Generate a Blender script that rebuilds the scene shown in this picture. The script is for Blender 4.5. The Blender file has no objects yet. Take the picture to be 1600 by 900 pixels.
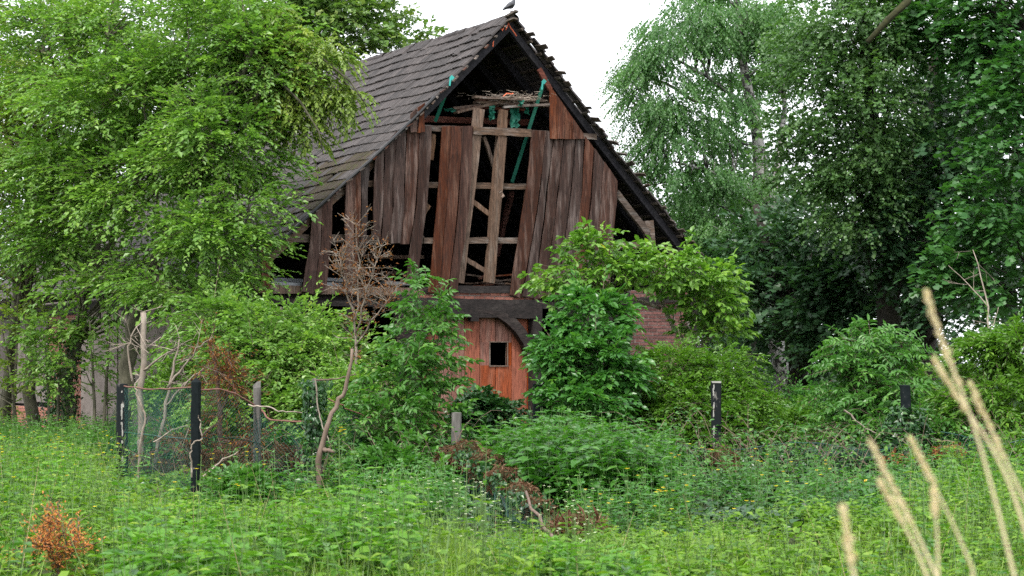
import bpy, math, numpy as np
from mathutils import Matrix, Vector

# ------------------------------------------------------------------ camera, sky, sun, exposure
scene = bpy.context.scene
COL = scene.collection
FPX, HY, EYE = 2700.0, 570.0, 1.6          # focal length in photo pixels, horizon row, eye height
cam_d = bpy.data.cameras.new('camera')
cam = bpy.data.objects.new('camera', cam_d); COL.objects.link(cam)
cam_d.sensor_width = 36.0
cam_d.lens = FPX / 1600.0 * 36.0
cam_d.shift_y = (HY - 450.0) / 1600.0
cam_d.clip_start = 0.1; cam_d.clip_end = 2000.0
cam.location = (0, 0, EYE); cam.rotation_euler = (math.radians(90), 0, 0)
cam_d.dof.use_dof = True; cam_d.dof.focus_distance = 29.0; cam_d.dof.aperture_fstop = 5.6
scene.camera = cam

world = bpy.data.worlds.new('World'); scene.world = world; world.use_nodes = True
wn, wl = world.node_tree.nodes, world.node_tree.links
wn.clear()
SUN_EL, SUN_AZ = math.radians(56), math.radians(205)     # azimuth clockwise from +Y (north)
sky = wn.new('ShaderNodeTexSky'); sky.sky_type = 'NISHITA'; sky.sun_disc = False
sky.sun_elevation = SUN_EL; sky.sun_rotation = SUN_AZ; sky.dust_density = 5.0; sky.air_density = 1.0
hs = wn.new('ShaderNodeHueSaturation'); hs.inputs['Saturation'].default_value = 0.25
mixw = wn.new('ShaderNodeMix'); mixw.data_type = 'RGBA'
mixw.inputs[0].default_value = 0.85
mixw.inputs[7].default_value = (9.4, 9.7, 10.2, 1)      # even bright overcast
bg = wn.new('ShaderNodeBackground'); bg.inputs['Strength'].default_value = 0.068
wo = wn.new('ShaderNodeOutputWorld')
wl.new(sky.outputs[0], hs.inputs['Color']); wl.new(hs.outputs[0], mixw.inputs[6])
wl.new(mixw.outputs[2], bg.inputs['Color']); wl.new(bg.outputs[0], wo.inputs['Surface'])

sun_d = bpy.data.lights.new('sun', 'SUN'); sun = bpy.data.objects.new('sun', sun_d); COL.objects.link(sun)
sun_d.energy = 1.5; sun_d.angle = math.radians(10); sun_d.color = (1.0, 0.96, 0.9)
_sd = Vector((math.sin(SUN_AZ) * math.cos(SUN_EL), math.cos(SUN_AZ) * math.cos(SUN_EL), math.sin(SUN_EL)))
sun.rotation_euler = _sd.to_track_quat('Z', 'Y').to_euler()

vs = scene.view_settings
vs.view_transform = 'Standard'; vs.look = 'None'; vs.gamma = 1.0; vs.use_curve_mapping = False
vs.exposure = 1.74
scene.render.engine = 'CYCLES'
cy = scene.cycles
cy.max_bounces = 7; cy.diffuse_bounces = 4; cy.glossy_bounces = 2; cy.transmission_bounces = 4; cy.transparent_max_bounces = 4
cy.use_denoising = False
cy.caustics_reflective = False; cy.caustics_refractive = False

# ------------------------------------------------------------------ helpers: places
def at(px, py, Y):
    return np.array([(px - 800.0) / FPX * Y, Y, EYE + (HY - py) / FPX * Y])

def S(Y):                                     # photo pixels per metre at depth Y
    return FPX / Y

BA = math.radians(33.5)                       # how far the barn is turned
BO = np.array([-0.04, 36.0, 0.0])
BR = np.array([math.cos(BA), math.sin(BA), 0.0]); BB = np.array([-math.sin(BA), math.cos(BA), 0.0])
_cam = np.array([0, 0, EYE])

def gp(px, py, y=0.0):                        # photo pixel -> (x, z) on the barn-local plane y
    d = np.array([(px - 800) / FPX, 1.0, (HY - py) / FPX])
    t = (np.dot(BO - _cam, BB) + y) / np.dot(d, BB)
    L = _cam + t * d - BO
    return float(np.dot(L, BR)), float(L[2])

def sp(px, py, x):                            # photo pixel -> (y, z) on the barn-local plane x (long side)
    d = np.array([(px - 800) / FPX, 1.0, (HY - py) / FPX])
    t = (np.dot(BO - _cam, BR) + x) / np.dot(d, BR)
    L = _cam + t * d - BO
    return float(np.dot(L, BB)), float(L[2])

def gz(x, y):                                 # height of the ground
    x = np.asarray(x, float); y = np.asarray(y, float)
    f = np.clip((34.0 - y) / 8.0, 0, 1)
    return f * (0.07 * np.sin(x * 0.9 + 1.3) * np.sin(y * 0.7) + 0.05 * np.sin(x * 2.1 + y * 1.3))

# ------------------------------------------------------------------ helpers: meshes
class MB:
    def __init__(s): s.v = []; s.t = []; s.q = []; s.n = 0; s.a = []
    def add(s, v, tris=None, quads=None, attr=0.5):
        v = np.asarray(v, np.float32).reshape(-1, 3)
        if tris is not None and len(tris): s.t.append(np.asarray(tris, np.int32).reshape(-1, 3) + s.n)
        if quads is not None and len(quads): s.q.append(np.asarray(quads, np.int32).reshape(-1, 4) + s.n)
        s.v.append(v); s.n += len(v)
        a = np.asarray(attr, np.float32)
        s.a.append(np.full(len(v), float(a), np.float32) if a.ndim == 0 else a.astype(np.float32))
    def mesh(s, name, origin=None):
        me = bpy.data.meshes.new(name)
        v = np.concatenate(s.v) if s.v else np.zeros((0, 3), np.float32)
        if origin is not None: v = v - np.asarray(origin, np.float32)
        t = np.concatenate(s.t) if s.t else np.zeros((0, 3), np.int32)
        q = np.concatenate(s.q) if s.q else np.zeros((0, 4), np.int32)
        me.vertices.add(len(v)); me.vertices.foreach_set('co', v.astype(np.float32).ravel())
        me.loops.add(t.size + q.size)
        me.loops.foreach_set('vertex_index', np.concatenate([t.ravel(), q.ravel()]).astype(np.int32))
        st = np.concatenate([np.arange(len(t)) * 3, t.size + np.arange(len(q)) * 4]).astype(np.int32)
        me.polygons.add(len(st)); me.polygons.foreach_set('loop_start', st)
        at_ = me.attributes.new('rnd', 'FLOAT', 'POINT')
        at_.data.foreach_set('value', np.concatenate(s.a) if s.a else np.zeros(0, np.float32))
        me.update(calc_edges=True); me.validate()
        return me

def obj(name, mesh, mat=None, parent=None, smooth=False):
    if isinstance(mesh, MB): mesh = mesh.mesh(name)
    if mat is not None and not mesh.materials: mesh.materials.append(mat)
    mesh.polygons.foreach_set('use_smooth', np.full(len(mesh.polygons), smooth, bool))
    o = bpy.data.objects.new(name, mesh); COL.objects.link(o)
    if parent is not None: o.parent = parent
    return o

def tag(o, label, cat, group=None, kind=None):
    o['label'] = label; o['category'] = cat
    if group: o['group'] = group
    if kind: o['kind'] = kind
    return o

def thing(name, label, cat, loc=(0, 0, 0), rotz=0.0, group=None):
    o = bpy.data.objects.new(name, None); COL.objects.link(o)
    o.empty_display_size = 0.2
    o.location = [float(c) for c in loc]; o.rotation_euler = (0, 0, rotz)
    return tag(o, label, cat, group)

BOXQ = np.array([[0, 3, 2, 1], [4, 5, 6, 7], [0, 1, 5, 4], [1, 2, 6, 5], [2, 3, 7, 6], [3, 0, 4, 7]])
def box(mb, x0, x1, y0, y1, z0, z1, attr=0.5):
    mb.add([[x0, y0, z0], [x1, y0, z0], [x1, y1, z0], [x0, y1, z0], [x0, y0, z1], [x1, y0, z1], [x1, y1, z1], [x0, y1, z1]], quads=BOXQ, attr=attr)

def norm(v):
    v = np.asarray(v, float)
    return v / np.maximum(np.linalg.norm(v, axis=-1, keepdims=True), 1e-9)

def tube(mb, pts, rad, sides=5, attr=0.5, cap=True):
    pts = np.asarray(pts, float); n = len(pts)
    rad = np.broadcast_to(np.asarray(rad, float), (n,))
    tan = norm(np.gradient(pts, axis=0))
    ref = np.array([0.0, 0, 1]) if abs(tan[:, 2]).mean() < 0.85 else np.array([0, 1.0, 0])
    u = norm(np.cross(tan, ref)); w = np.cross(tan, u)
    an = np.linspace(0, 2 * np.pi, sides, endpoint=False)
    v = pts[:, None] + rad[:, None, None] * (np.cos(an)[None, :, None] * u[:, None] + np.sin(an)[None, :, None] * w[:, None])
    i = np.arange(n - 1)[:, None] * sides; k = np.arange(sides)[None]; k2 = (k + 1) % sides
    q = np.stack([i + k, i + k2, i + sides + k2, i + sides + k], -1).reshape(-1, 4)
    tr = None
    if cap:
        tr = [[0, a + 1, a] for a in range(1, sides - 1)] + [[(n - 1) * sides, (n - 1) * sides + a, (n - 1) * sides + a + 1] for a in range(1, sides - 1)]
    mb.add(v.reshape(-1, 3), tris=tr, quads=q, attr=attr)

def beam(mb, p, q, w, d, up=(0, 0, 1), attr=0.5, rng=None, segs=1):
    """rectangular timber from p to q; w across (perpendicular to up), d along up-ish"""
    p = np.asarray(p, float); q = np.asarray(q, float)
    t = norm(q - p); s = norm(np.cross(t, up)); u = np.cross(s, t)
    rows = []
    for k in range(segs + 1):
        c = p + (q - p) * k / segs
        jw = w * (1 + (0 if rng is None else rng.uniform(-.07, .07))); jd = d * (1 + (0 if rng is None else rng.uniform(-.07, .07)))
        off = 0 if rng is None else s * rng.uniform(-.006, .006) + u * rng.uniform(-.006, .006)
        for a, b in ((-1, -1), (1, -1), (1, 1), (-1, 1)):
            rows.append(c + off + s * a * jw / 2 + u * b * jd / 2)
    qd = []
    for k in range(segs):
        for j in range(4):
            a, b = k * 4 + j, k * 4 + (j + 1) % 4
            qd.append([a, b, b + 4, a + 4])
    n = segs * 4
    qd += [[0, 3, 2, 1], [n, n + 1, n + 2, n + 3]]
    mb.add(rows, quads=qd, attr=attr)

# ------------------------------------------------------------------ helpers: leaves
# templates: x along the leaf, y across, z along its normal
T_OVAL2 = (np.array([[0, 0, 0], [.46, .5, .10], [1, 0, -.10], [.46, -.5, .10]]), np.array([[0, 2, 1], [0, 3, 2]]))
T_OVAL6 = (np.array([[0, 0, 0], [.25, .40, .05], [.62, .40, .04], [1, 0, -.16], [.62, -.40, .04], [.25, -.40, .05], [.46, 0, -.04]]),
           np.array([[0, 6, 1], [1, 6, 2], [2, 6, 3], [3, 6, 4], [4, 6, 5], [5, 6, 0]]))
T_HEART = (np.array([[0, 0, 0], [-.06, .30, .04], [.30, .50, .05], [.66, .26, 0], [1, 0, -.2], [.66, -.26, 0], [.30, -.50, .05], [-.06, -.30, .04], [.40, 0, -.05]]),
           np.array([[0, 8, 1], [1, 8, 2], [2, 8, 3], [3, 8, 4], [4, 8, 5], [5, 8, 6], [6, 8, 7], [7, 8, 0]]))
_pl = []
for a, r in ((-135, .30), (-85, .50), (-62, .28), (-34, .66), (0, .72), (34, .66), (62, .28), (85, .50), (135, .30)):
    _pl.append([.28 + r * math.cos(math.radians(a)), r * math.sin(math.radians(a)), -.12 * r])
T_PALM = (np.array([[.28, 0, .03]] + _pl), np.array([[0, 1, 2], [0, 2, 3], [0, 3, 4], [0, 4, 5], [0, 5, 6], [0, 6, 7], [0, 7, 8], [0, 8, 9]])[[0, 1, 2, 3, 4, 5, 6, 7]])
T_IVY = (np.array([[0, 0, 0], [.05, .42, 0], [.4, .3, .03], [1, 0, -.08], [.4, -.3, .03], [.05, -.42, 0]]),
         np.array([[0, 2, 1], [0, 3, 2], [0, 4, 3], [0, 5, 4]]))
T_FROND = (np.array([[0, 0, 0], [.35, .30, .02], [.33, .06, 0], [.62, .24, 0], [.6, .05, 0], [1, 0, -.06], [.6, -.05, 0], [.62, -.24, 0], [.33, -.06, 0], [.35, -.30, .02]]),
           np.array([[0, 2, 1], [2, 4, 3], [4, 6, 5], [2, 6, 4], [2, 8, 6], [0, 8, 2], [6, 8, 7], [0, 9, 8]]))

class Leaves:
    def __init__(s, tmpl, smin=0.0): s.T, s.F = tmpl; s.P = []; s.D = []; s.N = []; s.L = []; s.W = []; s.R = []
    def add(s, P, D, N, L, W, R):
        P = np.asarray(P, float).reshape(-1, 3); n = len(P)
        D = norm(np.broadcast_to(D, (n, 3))); N = np.broadcast_to(N, (n, 3))
        s.P.append(P); s.D.append(D); s.N.append(N)
        s.L.append(np.broadcast_to(L, (n,))); s.W.append(np.broadcast_to(W, (n,))); s.R.append(np.broadcast_to(R, (n,)))
    def count(s): return sum(len(p) for p in s.P)
    def into(s, mb):
        if not s.P: return mb
        P = np.concatenate(s.P); D = np.concatenate(s.D); N = np.concatenate(s.N)
        L = np.concatenate(s.L); W = np.concatenate(s.W); R = np.concatenate(s.R)
        side = norm(np.cross(N, D)); N = np.cross(D, side)
        k = len(s.T)
        v = (P[:, None] + L[:, None, None] * s.T[None, :, 0:1] * D[:, None] + W[:, None, None] * s.T[None, :, 1:2] * side[:, None]
             + L[:, None, None] * s.T[None, :, 2:3] * N[:, None])
        f = (np.arange(len(P)) * k)[:, None, None] + s.F[None]
        mb.add(v.reshape(-1, 3), tris=f.reshape(-1, 3), attr=np.repeat(R, k))
        return mb

def usphere(rng, n):
    return norm(rng.normal(size=(n, 3)))

UP = np.array([0, 0, 1.0])
def sprays(rng, lv, B, D, L, nl, ll, lw, droop=.25, spread=60, tilt=.35, tone=None, hang=0.0, tw=None, twr=.004):
    """leafy twigs: bases B, directions D, lengths L, nl leaves each of length ll and width lw"""
    n = len(B); D = norm(D); tone = rng.random(n) if tone is None else tone
    sidev = norm(np.cross(UP, D) + 1e-6)
    nrm = norm(np.cross(D, sidev) + rng.normal(size=(n, 3)) * tilt * .6)
    big = rng.uniform(.7, 1.3, n)
    for k in range(nl):
        t = (k + rng.uniform(.2, 1, n)) / nl
        P = B + D * (L * t)[:, None] - UP * (droop * L * t * t)[:, None]
        sg = 1.0 if k % 2 else -1.0
        an = np.radians(spread * rng.uniform(.5, 1.2, n)) * (1 - .5 * t)
        d = D * np.cos(an)[:, None] + sidev * (sg * np.sin(an))[:, None] - UP * (2 * droop * t * .5 + hang)[:, None] + rng.normal(size=(n, 3)) * .22
        nn = nrm + rng.normal(size=(n, 3)) * tilt
        sc = rng.uniform(.65, 1.15, n) * big
        lv.add(P, d, nn, ll * sc, lw * sc, np.clip(tone * .6 + rng.random(n) * .4, 0, 1))
    if tw is not None:
        q_ = rng.random(n) < .42; B, D, L = B[q_], D[q_], L[q_]
        m1 = B + D * (L * .5)[:, None] - UP * (droop * L * .25)[:, None]
        m2 = B + D * L[:, None] - UP * (droop * L)[:, None]
        stick(tw, B, m1, twr, twr * .8); stick(tw, m1, m2, twr * .8, twr * .4)

def stick(mb, A, Bp, ra, rb, attr=.5):
    """many three-sided twigs at once"""
    A = np.asarray(A, float); Bp = np.asarray(Bp, float); n = len(A)
    t = norm(Bp - A); u = norm(np.cross(t, [.31, .17, .93])); w = np.cross(t, u)
    ra = np.broadcast_to(ra, (n,)); rb = np.broadcast_to(rb, (n,))
    vs_ = []
    for c, r in ((A, ra), (Bp, rb)):
        for a in (0, 2.094, 4.189):
            vs_.append(c + (u * math.cos(a) + w * math.sin(a)) * r[:, None])
    v = np.stack(vs_, 1)
    q = np.array([[0, 1, 4, 3], [1, 2, 5, 4], [2, 0, 3, 5]])
    mb.add(v.reshape(-1, 3), quads=((np.arange(n) * 6)[:, None, None] + q[None]).reshape(-1, 4), attr=attr)

def compound(rng, lv, B, D, N, L, pairs, ll, lw, droop=.3, tone=None, tw=None):
    """pinnate leaves: a rachis with pairs of leaflets and one at the tip"""
    n = len(B); D = norm(D); tone = rng.random(n) if tone is None else tone
    N = norm(N); sidev = norm(np.cross(N, D) + 1e-6)
    for k in range(pairs):
        t = .28 + .66 * k / max(pairs - 1, 1)
        P = B + D * (L * t)[:, None] - UP * (droop * L * t * t)[:, None]
        sc = rng.uniform(.8, 1.15, n) * (1 - .25 * abs(t - .6))
        for sg in (-1, 1):
            d = D * .55 + sidev * sg - UP * (.25 + droop * t) + rng.normal(size=(n, 3)) * .12
            lv.add(P, d, N + rng.normal(size=(n, 3)) * .22, ll * sc, lw * sc, np.clip(tone * .65 + rng.random(n) * .35, 0, 1))
    P = B + D * L[:, None] - UP * (droop * L)[:, None]
    lv.add(P - D * .01, D - UP * (droop * 1.5), N + rng.normal(size=(n, 3)) * .2, ll * 1.05, lw, tone)
    if tw is not None: stick(tw, B, P, .004, .002)

# ------------------------------------------------------------------ materials
def newmat(name):
    m = bpy.data.materials.new(name); m.use_nodes = True
    nt = m.node_tree; nt.nodes.clear()
    out = nt.nodes.new('ShaderNodeOutputMaterial')
    return m, nt, out

def N_(nt, t, **kw):
    n = nt.nodes.new(t)
    for k, v in kw.items():
        if k in n.inputs: n.inputs[k].default_value = v
        else: setattr(n, k, v)
    return n

def ramp(nt, stops):
    r = nt.nodes.new('ShaderNodeValToRGB'); e = r.color_ramp.elements
    while len(e) < len(stops): e.new(.5)
    for el, (p, c) in zip(e, stops): el.position = p; el.color = (*c, 1)
    return r

def leafmat(name, stops, trans=.30, rough=.42, tcol=1.5, spec=.45):
    m, nt, out = newmat(name); l = nt.links
    a = N_(nt, 'ShaderNodeAttribute', attribute_name='rnd')
    r = ramp(nt, stops); l.new(a.outputs['Fac'], r.inputs[0])
    b = N_(nt, 'ShaderNodeBsdfPrincipled', Roughness=rough); b.inputs['Specular IOR Level'].default_value = spec
    l.new(r.outputs[0], b.inputs['Base Color'])
    t = N_(nt, 'ShaderNodeBsdfTranslucent')
    mx = N_(nt, 'ShaderNodeMix', data_type='RGBA', blend_type='MULTIPLY'); mx.inputs[0].default_value = 1.0
    l.new(r.outputs[0], mx.inputs[6]); mx.inputs[7].default_value = (tcol * 1.1, tcol * 1.25, tcol * .55, 1)
    l.new(mx.outputs[2], t.inputs['Color'])
    ms = N_(nt, 'ShaderNodeMixShader'); ms.inputs[0].default_value = trans
    l.new(b.outputs[0], ms.inputs[1]); l.new(t.outputs[0], ms.inputs[2]); l.new(ms.outputs[0], out.inputs[0])
    return m

def woodmat(name, dark, mid, light, scale=(9, 9, .55), rough=.8, tint=.5, bump=.5, axis_obj=True, patch=2.0, light_amt=.5):
    """weathered timber: grain along one axis, grey worn patches, each board a little different"""
    m, nt, out = newmat(name); l = nt.links
    tc = N_(nt, 'ShaderNodeTexCoord'); oi = N_(nt, 'ShaderNodeObjectInfo')
    ml = N_(nt, 'ShaderNodeMath', operation='MULTIPLY'); ml.inputs[1].default_value = 37.0; l.new(oi.outputs['Random'], ml.inputs[0])
    va = N_(nt, 'ShaderNodeVectorMath', operation='ADD'); l.new(tc.outputs['Object'], va.inputs[0]); l.new(ml.outputs[0], va.inputs[1])
    mp = N_(nt, 'ShaderNodeMapping'); mp.inputs['Scale'].default_value = scale; l.new(va.outputs[0], mp.inputs[0])
    n1 = N_(nt, 'ShaderNodeTexNoise', Scale=3.0, Detail=9.0, Roughness=.68, Distortion=.6); l.new(mp.outputs[0], n1.inputs['Vector'])
    n2 = N_(nt, 'ShaderNodeTexNoise', Scale=patch, Detail=5.0, Roughness=.62); 
    mp2 = N_(nt, 'ShaderNodeMapping'); mp2.inputs['Scale'].default_value = [s_ ** .8 for s_ in scale]; l.new(va.outputs[0], mp2.inputs[0]); l.new(mp2.outputs[0], n2.inputs['Vector'])
    r1 = ramp(nt, [(.28, dark), (.5, mid), (.74, [c * 1.5 for c in mid])]); l.new(n1.outputs[0], r1.inputs[0])
    r2 = ramp(nt, [(.50, (0, 0, 0)), (.70, (light_amt,) * 3)]); l.new(n2.outputs[0], r2.inputs[0])
    mx = N_(nt, 'ShaderNodeMix', data_type='RGBA'); l.new(r2.outputs[0], mx.inputs[0]); l.new(r1.outputs[0], mx.inputs[6]); mx.inputs[7].default_value = (*light, 1)
    # fine grain keeps showing through the worn patches
    n3 = N_(nt, 'ShaderNodeTexNoise', Scale=9.0, Detail=4.0, Roughness=.7); l.new(mp.outputs[0], n3.inputs['Vector'])
    r3 = ramp(nt, [(.36, (.28, .28, .28)), (.52, (.95, .95, .95)), (.66, (1.35, 1.3, 1.28))]); l.new(n3.outputs[0], r3.inputs[0])
    m2 = N_(nt, 'ShaderNodeMix', data_type='RGBA', blend_type='MULTIPLY'); m2.inputs[0].default_value = .8; l.new(mx.outputs[2], m2.inputs[6]); l.new(r3.outputs[0], m2.inputs[7])
    h = N_(nt, 'ShaderNodeHueSaturation'); mr = N_(nt, 'ShaderNodeMapRange'); l.new(oi.outputs['Random'], mr.inputs[0])
    mr.inputs[3].default_value = 1 - tint * .45; mr.inputs[4].default_value = 1 + tint * .5; l.new(mr.outputs[0], h.inputs['Value'])
    ms = N_(nt, 'ShaderNodeMath', operation='FRACT'); l.new(ml.outputs[0], ms.inputs[0])
    mr2 = N_(nt, 'ShaderNodeMapRange'); l.new(ms.outputs[0], mr2.inputs[0]); mr2.inputs[3].default_value = 1 - tint * .7; mr2.inputs[4].default_value = 1 + tint * .6; l.new(mr2.outputs[0], h.inputs['Saturation'])
    l.new(m2.outputs[2], h.inputs['Color'])
    b = N_(nt, 'ShaderNodeBsdfPrincipled', Roughness=rough); l.new(h.outputs[0], b.inputs['Base Color']); b.inputs['Specular IOR Level'].default_value = .3
    bp = N_(nt, 'ShaderNodeBump', Strength=bump, Distance=.012); l.new(n1.outputs[0], bp.inputs['Height']); l.new(bp.outputs[0], b.inputs['Normal'])
    l.new(b.outputs[0], out.inputs[0])
    return m

def noisemat(name, stops, scale=6.0, rough=.85, bump=.3, detail=6.0, objrand=.25, dist=.01, spec=.35, metal=0.0, stretch=(1, 1, 1), attr=False):
    m, nt, out = newmat(name); l = nt.links
    tc = N_(nt, 'ShaderNodeTexCoord'); oi = N_(nt, 'ShaderNodeObjectInfo')
    ml = N_(nt, 'ShaderNodeMath', operation='MULTIPLY'); ml.inputs[1].default_value = 23.0; l.new(oi.outputs['Random'], ml.inputs[0])
    va = N_(nt, 'ShaderNodeVectorMath', operation='ADD'); l.new(tc.outputs['Object'], va.inputs[0]); l.new(ml.outputs[0], va.inputs[1])
    mp = N_(nt, 'ShaderNodeMapping'); mp.inputs['Scale'].default_value = stretch; l.new(va.outputs[0], mp.inputs[0])
    n1 = N_(nt, 'ShaderNodeTexNoise', Scale=scale, Detail=detail, Roughness=.65); l.new(mp.outputs[0], n1.inputs['Vector'])
    r = ramp(nt, stops); l.new(n1.outputs[0], r.inputs[0])
    h = N_(nt, 'ShaderNodeHueSaturation'); mr = N_(nt, 'ShaderNodeMapRange')
    if attr:
        aa = N_(nt, 'ShaderNodeAttribute', attribute_name='rnd'); l.new(aa.outputs['Fac'], mr.inputs[0])
    else: l.new(oi.outputs['Random'], mr.inputs[0])
    mr.inputs[3].default_value = 1 - objrand; mr.inputs[4].default_value = 1 + objrand; l.new(mr.outputs[0], h.inputs['Value']); l.new(r.outputs[0], h.inputs['Color'])
    b = N_(nt, 'ShaderNodeBsdfPrincipled', Roughness=rough, Metallic=metal); l.new(h.outputs[0], b.inputs['Base Color']); b.inputs['Specular IOR Level'].default_value = spec
    bp = N_(nt, 'ShaderNodeBump', Strength=bump, Distance=dist); l.new(n1.outputs[0], bp.inputs['Height']); l.new(bp.outputs[0], b.inputs['Normal'])
    l.new(b.outputs[0], out.inputs[0])
    return m

M = {}
M['plank'] = woodmat('weathered_plank', (0.0080, 0.0039, 0.0027), (0.0460, 0.0193, 0.0125), (0.2100, 0.1505, 0.1287), light_amt=.75, tint=.7, patch=1.4)
M['plank_red'] = woodmat('red_brown_plank', (0.0118, 0.0044, 0.0026), (0.0686, 0.0238, 0.0131), (0.2156, 0.1232, 0.0902), light_amt=.65, tint=.6, patch=1.4)
M['timber'] = woodmat('grey_timber', (0.0255, 0.0179, 0.0136), (0.1105, 0.0765, 0.0578), (0.2380, 0.2125, 0.1955), scale=(.8, 5, 7), light_amt=.8, tint=.5)
M['stud'] = woodmat('brown_stud', (0.0255, 0.0153, 0.0102), (0.1360, 0.0833, 0.0561), (0.2380, 0.1955, 0.1615), scale=(8, 8, .6), light_amt=.6, tint=.4)
M['redbeam'] = woodmat('red_beam', (.03, .010, .007), (.12, .040, .028), (.18, .10, .08), scale=(.8, 5, 7), light_amt=.4, tint=.3)
M['dark'] = woodmat('dark_timber_and_shade', (.008, .006, .006), (.022, .016, .015), (.07, .058, .052), scale=(1.2, 4, 4), light_amt=.45, tint=.3)  # dark frame timbers; on the infill boards this tone stands for shade
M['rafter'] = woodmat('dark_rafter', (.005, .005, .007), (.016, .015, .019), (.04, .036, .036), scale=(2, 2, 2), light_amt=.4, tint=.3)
M['door'] = woodmat('faded_red_door', (0.1529, 0.0451, 0.0251), (0.2608, 0.0780, 0.0430), (0.3237, 0.1560, 0.1095), scale=(7, 7, .5), light_amt=.8, tint=.35, bump=.35, patch=1.2)
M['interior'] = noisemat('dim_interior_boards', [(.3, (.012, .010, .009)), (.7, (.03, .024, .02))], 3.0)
M['tile'] = noisemat('grey_brown_roof_tile', [(.25, (0.0238, 0.0197, 0.0186)), (.5, (0.0429, 0.0356, 0.0343)), (.78, (0.0729, 0.0613, 0.0571))], 7.0, rough=.7, bump=.5, objrand=.4, attr=False)
M['tile_mass'] = noisemat('grey_brown_roof_tiles', [(.25, (0.0238, 0.0197, 0.0186)), (.5, (0.0429, 0.0356, 0.0343)), (.78, (0.0729, 0.0613, 0.0571))], 7.0, rough=.7, bump=.5, objrand=.4, attr=True)
M['tile_moss'] = noisemat('mossy_roof_tile', [(.3, (0.0297, 0.0209, 0.0152)), (.5, (0.0445, 0.0326, 0.0233)), (.58, (0.0360, 0.0334, 0.0093)), (.8, (0.0508, 0.0459, 0.0127))], 9.0, rough=.9, bump=.6, objrand=.25)
M['batten'] = woodmat('roof_batten', (.025, .020, .017), (.10, .08, .065), (.2, .18, .16), scale=(5, .8, 5), light_amt=.6, tint=.3)
M['brick'] = noisemat('red_brick', [(.25, (.15, .055, .042)), (.5, (.27, .105, .075)), (.8, (.36, .19, .15))], 14.0, rough=.9, bump=.5, objrand=.35)
M['brick_dark'] = noisemat('dark_red_brick', [(.25, (.075, .035, .032)), (.5, (.15, .062, .055)), (.8, (.24, .14, .125))], 14.0, rough=.9, bump=.5, objrand=.35)
M['mortar'] = noisemat('mortar', [(.3, (.13, .115, .105)), (.7, (.27, .24, .215))], 10.0, rough=.95)
M['corr'] = noisemat('corrugated_sheet', [(.3, (0.0800, 0.0664, 0.0600)), (.6, (0.1520, 0.1304, 0.1200)), (.8, (0.2000, 0.1760, 0.1600))], 2.5, rough=.7, bump=.15, stretch=(1, 1, .4))
M['panel'] = noisemat('beige_wall_panel', [(.25, (.135, .108, .094)), (.55, (.225, .185, .163)), (.8, (.30, .255, .23))], 2.2, rough=.85, bump=.2, objrand=.2)
M['zinc'] = noisemat('pale_sheet_metal', [(.3, (0.1400, 0.1500, 0.1650)), (.7, (0.2500, 0.2600, 0.2750))], 4.0, rough=.5, bump=.1)
M['black'] = noisemat('black_plastic', [(.3, (.008, .008, .009)), (.7, (.02, .02, .022))], 5.0, rough=.45, bump=.1)
M['post_black'] = noisemat('black_peeling_paint', [(.30, (.008, .011, .012)), (.60, (.010, .012, .013)), (.68, (.20, .19, .17)), (.8, (.35, .33, .3))], 9.0, rough=.85, bump=.3, spec=.12, stretch=(1, 1, .35))
M['post_dark'] = noisemat('dark_coated_post', [(.30, (.004, .007, .008)), (.66, (.010, .014, .015)), (.72, (.15, .14, .13))], 14.0, rough=.85, bump=.2, spec=.12)
M['post_grey'] = noisemat('grey_weathered_post', [(.3, (0.0480, 0.0440, 0.0400)), (.55, (0.1120, 0.1040, 0.0960)), (.8, (0.2080, 0.2000, 0.1880))], 10.0, rough=.9, bump=.5, stretch=(1, 1, .3))
M['paint'] = noisemat('white_peeling_paint', [(.3, (0.2700, 0.2580, 0.2340)), (.7, (0.3720, 0.3600, 0.3360))], 12.0, rough=.9, bump=.3)
M['net'] = noisemat('green_coated_wire', [(.3, (0.0072, 0.0432, 0.0360)), (.7, (0.0144, 0.0720, 0.0590))], 4.0, rough=.5, bump=0, spec=.4)
M['rust'] = noisemat('rusty_wire', [(.3, (.12, .05, .035)), (.7, (.26, .13, .10))], 20.0, rough=.8, bump=.1)
M['strap'] = noisemat('green_strap', [(.3, (.005, .085, .055)), (.7, (.009, .125, .08))], 6.0, rough=.6, bump=.05)
M['strap_tag'] = noisemat('turquoise_tape', [(.3, (0.0240, 0.2800, 0.2520)), (.7, (0.0480, 0.3640, 0.3220))], 6.0, rough=.5, bump=.05)
M['twine'] = noisemat('orange_twine', [(.3, (.60, .11, .05)), (.7, (.72, .18, .09))], 20.0, rough=.8, bump=.1)
M['bark'] = noisemat('grey_green_bark', [(.3, (.035, .033, .022)), (.55, (.10, .092, .062)), (.8, (.18, .17, .125))], 12.0, rough=.9, bump=.6, stretch=(1, 1, .35), objrand=.15)
M['bark_dark'] = noisemat('dark_bark', [(.3, (.016, .014, .011)), (.6, (.045, .038, .030)), (.8, (.08, .07, .055))], 12.0, rough=.9, bump=.6, stretch=(1, 1, .35))
M['bark_birch'] = noisemat('birch_bark', [(.38, (0.0120, 0.0108, 0.0102)), (.47, (0.0540, 0.0480, 0.0450)), (.54, (0.3120, 0.3000, 0.2820)), (.8, (0.3900, 0.3780, 0.3600))], 7.0, rough=.75, bump=.4, stretch=(1, 1, .9))
M['bark_pale'] = noisemat('dead_pale_wood', [(.3, (.15, .115, .088)), (.7, (.34, .29, .24))], 14.0, rough=.9, bump=.4, stretch=(1, 1, .3))
M['bark_red'] = noisemat('red_brown_twigs', [(.3, (0.0675, 0.0416, 0.0320)), (.7, (0.1650, 0.1160, 0.0920))], 14.0, rough=.9, bump=.3)
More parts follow.
